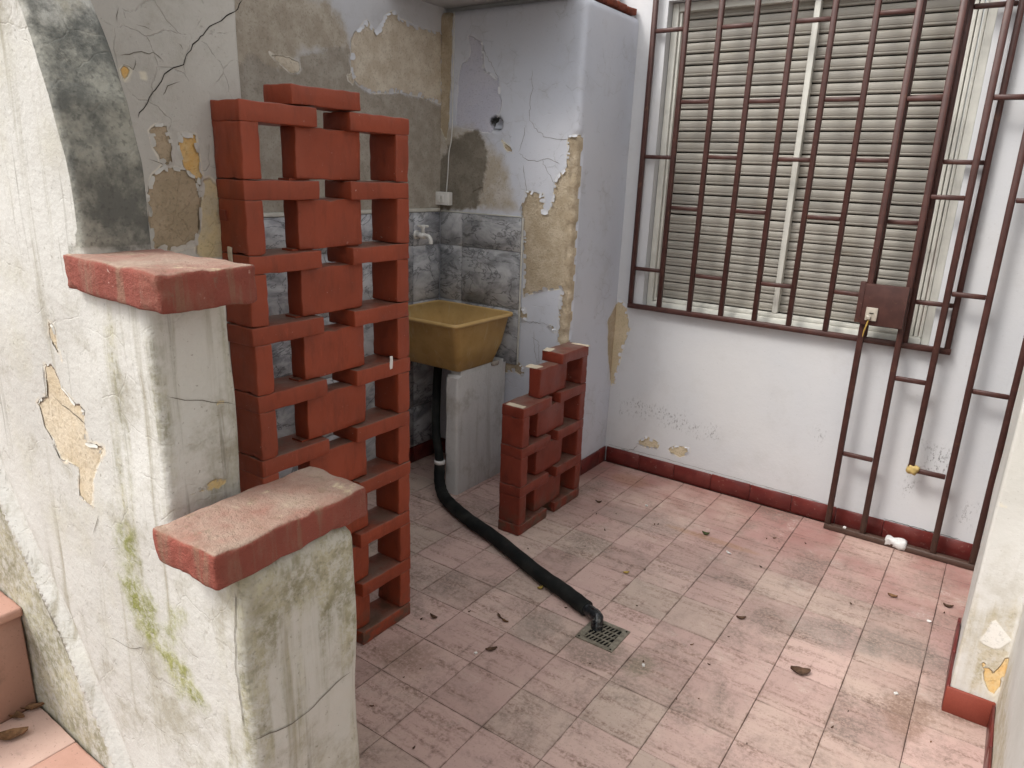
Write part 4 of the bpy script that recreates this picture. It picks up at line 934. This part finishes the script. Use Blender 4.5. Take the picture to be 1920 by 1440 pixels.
tail = spline([e - dirh * .02, e + dirh * .02, Vector((dr_c[0] - .045, dr_c[1] + .035, .034)), Vector((dr_c[0] - .035, dr_c[1] + .02, .012)), Vector((dr_c[0] - .033, dr_c[1] + .016, -.004))], 6)
part("pipe_end", MB().tube(tail, [.0215 + .0012 * math.sin(i * 2.1) for i in range(len(tail))], 12), m_pipe, hose, True)
ring_p = Vector((-2.098, 2.468, .165)); part("tape_band", MB().tube([ring_p + Vector((0, 0, -.006)), ring_p + Vector((0, 0, .010))], .0268, 14), m_tape_w, hose, True)

gd = empty("floor_drain", (dr_c[0], dr_c[1], 0), "square metal floor grate under the end of the hose", "drain")
S = .070
mb = MB()
for a in ((-S, S, -S, -S + .016), (-S, S, S - .016, S), (-S, -S + .022, -S + .0161, S - .0161), (S - .022, S, -S + .0161, S - .0161)): mb.box(dr_c[0] + a[0], dr_c[0] + a[1], dr_c[1] + a[2], dr_c[1] + a[3], .0005, .0045)
part("grate_frame", mb, m_grate, gd)
part("pit_dark_plate", MB().box(dr_c[0] - S + .004, dr_c[0] + S - .004, dr_c[1] - S + .004, dr_c[1] + S - .004, .0003, .0012), m_black, gd)  # black plate painted for the darkness of a pit; no hole below
ins = S - .022; rowsn = 4; hh = (2 * (S - .016)) / rowsn
for r_ in range(1, rowsn):
    yy = dr_c[1] - S + .016 + r_ * hh; part("grate_rib", MB().box(dr_c[0] - ins, dr_c[0] + ins, yy - .0022, yy + .0022, .0014, .0044), m_grate, gd)
for r_ in range(rowsn):
    for k in range(7):
        x_ = dr_c[0] - ins + (k + .5 * (r_ % 2) + .25) * (2 * ins) / 7; y0 = dr_c[1] - S + .016 + r_ * hh + .0023; y1 = y0 + hh - .0046
        m_ = MB(); w = .0021; sh = .006
        m_.add([(x_ - w, y0, .0014), (x_ + w, y0, .0014), (x_ + w + sh, y1, .0014), (x_ - w + sh, y1, .0014), (x_ - w, y0, .0042), (x_ + w, y0, .0042), (x_ + w + sh, y1, .0042), (x_ - w + sh, y1, .0042)],
               [(0, 3, 2, 1), (4, 5, 6, 7), (0, 1, 5, 4), (1, 2, 6, 5), (2, 3, 7, 6), (3, 0, 4, 7)])
        if x_ + sh + w < dr_c[0] + ins: part("grate_rib", m_, m_grate, gd)
for sx in (-1, 1):
    for sy in (-1, 1): part("screw", MB().tube([(dr_c[0] + sx * .060, dr_c[1] + sy * .061, .0044), (dr_c[0] + sx * .060, dr_c[1] + sy * .061, .0054)], .0035, 8), m_black, gd)

# ---------------------------------------------------------------- tap, socket box, cable
tp = onx((780, 440), XR + .012)
tap = empty("wall_tap", (XR + .012, tp[1], tp[2]), "small white plastic tap on the marble tiles above the sink", "tap")
x0, y0, z0 = XR + .0125, tp[1], tp[2]
part("flange", MB().tube([(x0, y0, z0), (x0 + .006, y0, z0)], .022, 16), m_plastic, tap, True)
part("body", MB().tube([(x0 + .006, y0, z0), (x0 + .03, y0, z0), (x0 + .055, y0, z0 - .002)], [.013, .014, .016], 14), m_plastic, tap, True)
part("spout", MB().tube(spline([Vector((x0 + .045, y0, z0)), Vector((x0 + .08, y0, z0 - .002)), Vector((x0 + .095, y0, z0 - .018)), Vector((x0 + .096, y0, z0 - .038))], 5), .010, 12), m_plastic, tap, True)
hd = part("handle", MB().tube([(x0 + .045, y0, z0 + .012), (x0 + .045, y0, z0 + .03), (x0 + .045, y0, z0 + .05)], [.009, .008, .017], 12), m_plastic, tap, True)
for a in range(4):
    d = Vector((math.cos(a * math.pi / 2 + .4), math.sin(a * math.pi / 2 + .4), 0)); c = Vector((x0 + .045, y0, z0 + .045))
    q = part("handle_arm", MB().tube([c + d * .01, c + d * .028], [.006, .005], 8), m_plastic, hd, True, loc=-root_world(hd) if False else None)
bxp = ony((833, 372), YP - .012)
sb = empty("socket_box", (bxp[0], YP - .02, bxp[2]), "white surface socket box in the corner above the marble tiles", "socket box")
bar_part("box_body", bxp[0] - .042, bxp[0] + .045, YP - .034, YP - .001, bxp[2] - .032, bxp[2] + .032, m_plastic, sb, .004)
for dx in (-.018, .004): bar_part("switch", bxp[0] + dx - .009, bxp[0] + dx + .009, YP - .038, YP - .0345, bxp[2] - .018, bxp[2] + .018, m_plastic, sb, .0015)
bar_part("switch_key", bxp[0] + dx - .005, bxp[0] + dx + .005, YP - .041, YP - .0385, bxp[2] - .002, bxp[2] + .012, m_trim, sb, .001)
cb = [Vector(ony(p, YP - .006)) for p in ((837, 361), (840, 320), (842, 285), (847, 255), (849, 180), (851, 90), (852, 22))]
co_ = link("cable", MB().tube(spline(cb, 5), .0028, 8).mesh("cable", m_cable, True)); tag(co_, "thin white cable running up the wall from the socket box", "cable")

# ---------------------------------------------------------------- leaves and litter on the floor
def leaf_mesh(seed, L, W, curl):
    r_ = random.Random(seed); n = 7; P = []
    for i in range(n):
        t = i / (n - 1); w = W * (math.sin(math.pi * min(max(t, .03), .97)) ** .8) * r_.uniform(.75, 1.1) * .5; x_ = (t - .5) * L
        zc = curl * (2 * t - 1) ** 2; row = []
        for s_ in (-1, -.5, 0, .5, 1): row.append((x_ + r_.uniform(-1, 1) * L * .02, s_ * w, zc + curl * .9 * s_ * s_ + r_.uniform(0, .0012)))
        P.append(row)
    mb = MB().grid(np.array(P)); mb.grid(np.array(P) + np.array([0, 0, -.0005]), flip=True)
    zmin = min(v[2] for v in mb.v); mb.v = [(a, b, c - zmin + .0004) for a, b, c in mb.v]
    return mb
big = [((1500, 1262), .062, .040, .010, m_leaf_d, "largest crumpled brown leaf, alone on the tiles at lower right", .4),
       ((1323, 1003), .032, .022, .008, m_leaf_g, "small curled green leaf on the pink tiles", .2),
       ((1013, 1104), .026, .018, .005, m_leaf_y, "yellow leaf scrap touching the near side of the hose", 1.1),
       ((1174, 1075), .026, .016, .004, m_leaf_y, "pale yellow leaf scrap lying beyond the drain hose", .8),
       ((1673, 1119), .034, .022, .006, m_leaf_m, "round tan leaf near the right end of the floor", .1),
       ((921, 1219), .040, .020, .005, m_leaf_d, "pointed grey-brown leaf in front of the floor grate at left", .9),
       ((936, 1157), .034, .010, .004, m_leaf_d, "narrow dark pod left of the hose end", -.6),
       ((946, 1166), .034, .011, .006, m_leaf_m, "curved tan pod beside the narrow dark one", -.1),
       ((813, 1159), .034, .017, .007, m_leaf_d, "dark curled leaf near the foot of the tall screen", .0),
       ((1389, 1161), .034, .016, .007, m_leaf_d, "small dark curled leaf between grate and gate", .5),
       ((1777, 1139), .034, .016, .008, m_leaf_d, "dark leaf beside the right doorway skirting", .2),
       ((1122, 943), .030, .012, .008, m_leaf_d, "curved dark leaf close to the low screen", .3),
       ((1366, 1038), .028, .011, .004, m_white, "white pale feather-like scrap among the tiles", -.5)]
for i, (px, L, W, cu, mt, lab, rz) in enumerate(big):
    p = onz(px); o = link("leaf", leaf_mesh(i, L, W, cu).mesh("leaf", mt, True), None, (p[0], p[1], 0.0005), (0, 0, rz)); tag(o, lab, "leaf")
sp = onz((14, 1374), .378); o = link("leaf", leaf_mesh(77, .06, .034, .007).mesh("leaf", m_leaf_m, True), None, (sp[0] + .02, sp[1], .379), (0, 0, 1.0)); tag(o, "broad brown leaf lying on the pink step", "leaf")
for i, (px, rz) in enumerate([((30, 1345), .3), ((60, 1330), .9)]):
    p = onz(px, .378); o = link("leaf", leaf_mesh(90 + i, .05, .018, .006).mesh("leaf", m_leaf_m, True), None, (p[0], p[1], .379), (0, 0, rz)); tag(o, ["narrow dry leaf in the angle of the step, nearer the left edge", "narrow dry leaf in the angle of the step, nearer the parapet"][i], "leaf")
small = [(1112, 958), (1118, 965), (1126, 994), (1134, 995), (1155, 964), (1188, 957), (1227, 984), (1234, 984), (1359, 986), (1437, 1011), (1457, 1028), (1350, 1010), (1426, 1064), (1209, 1070), (1030, 1032), (990, 1030), (1097, 1025), (1190, 1108), (1194, 1137), (1061, 1141), (987, 1083), (790, 1162), (788, 1255), (776, 1256), (757, 1271), (697, 1325), (702, 1338), (776, 1404), (880, 1148), (1000, 1228), (1297, 1210), (1206, 1242), (1297, 1276), (1329, 1247), (1366, 1195), (1409, 1387), (1400, 1396), (1590, 1335), (1619, 1390), (1745, 1392), (1560, 1365), (1618, 1135), (1595, 1133), (1452, 1010), (1480, 990), (1770, 1150), (1510, 1020), (820, 950), (812, 930), (1106, 1245), (1036, 1315), (1268, 1312), (1310, 1311)]
grp = "dry plant crumbs scattered on the patio floor"
lm = [leaf_mesh(200 + k, random.uniform(.010, .020), random.uniform(.005, .010), .004).mesh("leaf_crumb", random.choice([m_leaf_d, m_leaf_d, m_leaf_m]), True) for k in range(10)]
for px in small[::3] + small[1::3]:
    p = onz(px); o = link("leaf_crumb", random.choice(lm), None, (p[0], p[1], .0005), (0, 0, random.uniform(0, 6.28))); o.scale = (random.uniform(.45, .95),) * 3
    tag(o, "tiny dry brown plant crumb lying on the pink tiles", "leaf crumb", grp)
for i, px in enumerate([(1212, 949), (892, 1226), (1742, 1166), (1680, 1302), (1206, 1249)]):
    p = onz(px); o = link("plaster_crumb", lumpy_box("plaster_crumb", .012, .009, .006, .002, .0012, m_white, i + 30, 90), None, (p[0], p[1], .0035), (0, 0, i * 1.3)); tag(o, "tiny white plaster crumb lying on the pink tiles", "plaster crumb", "white plaster crumbs on the patio floor")
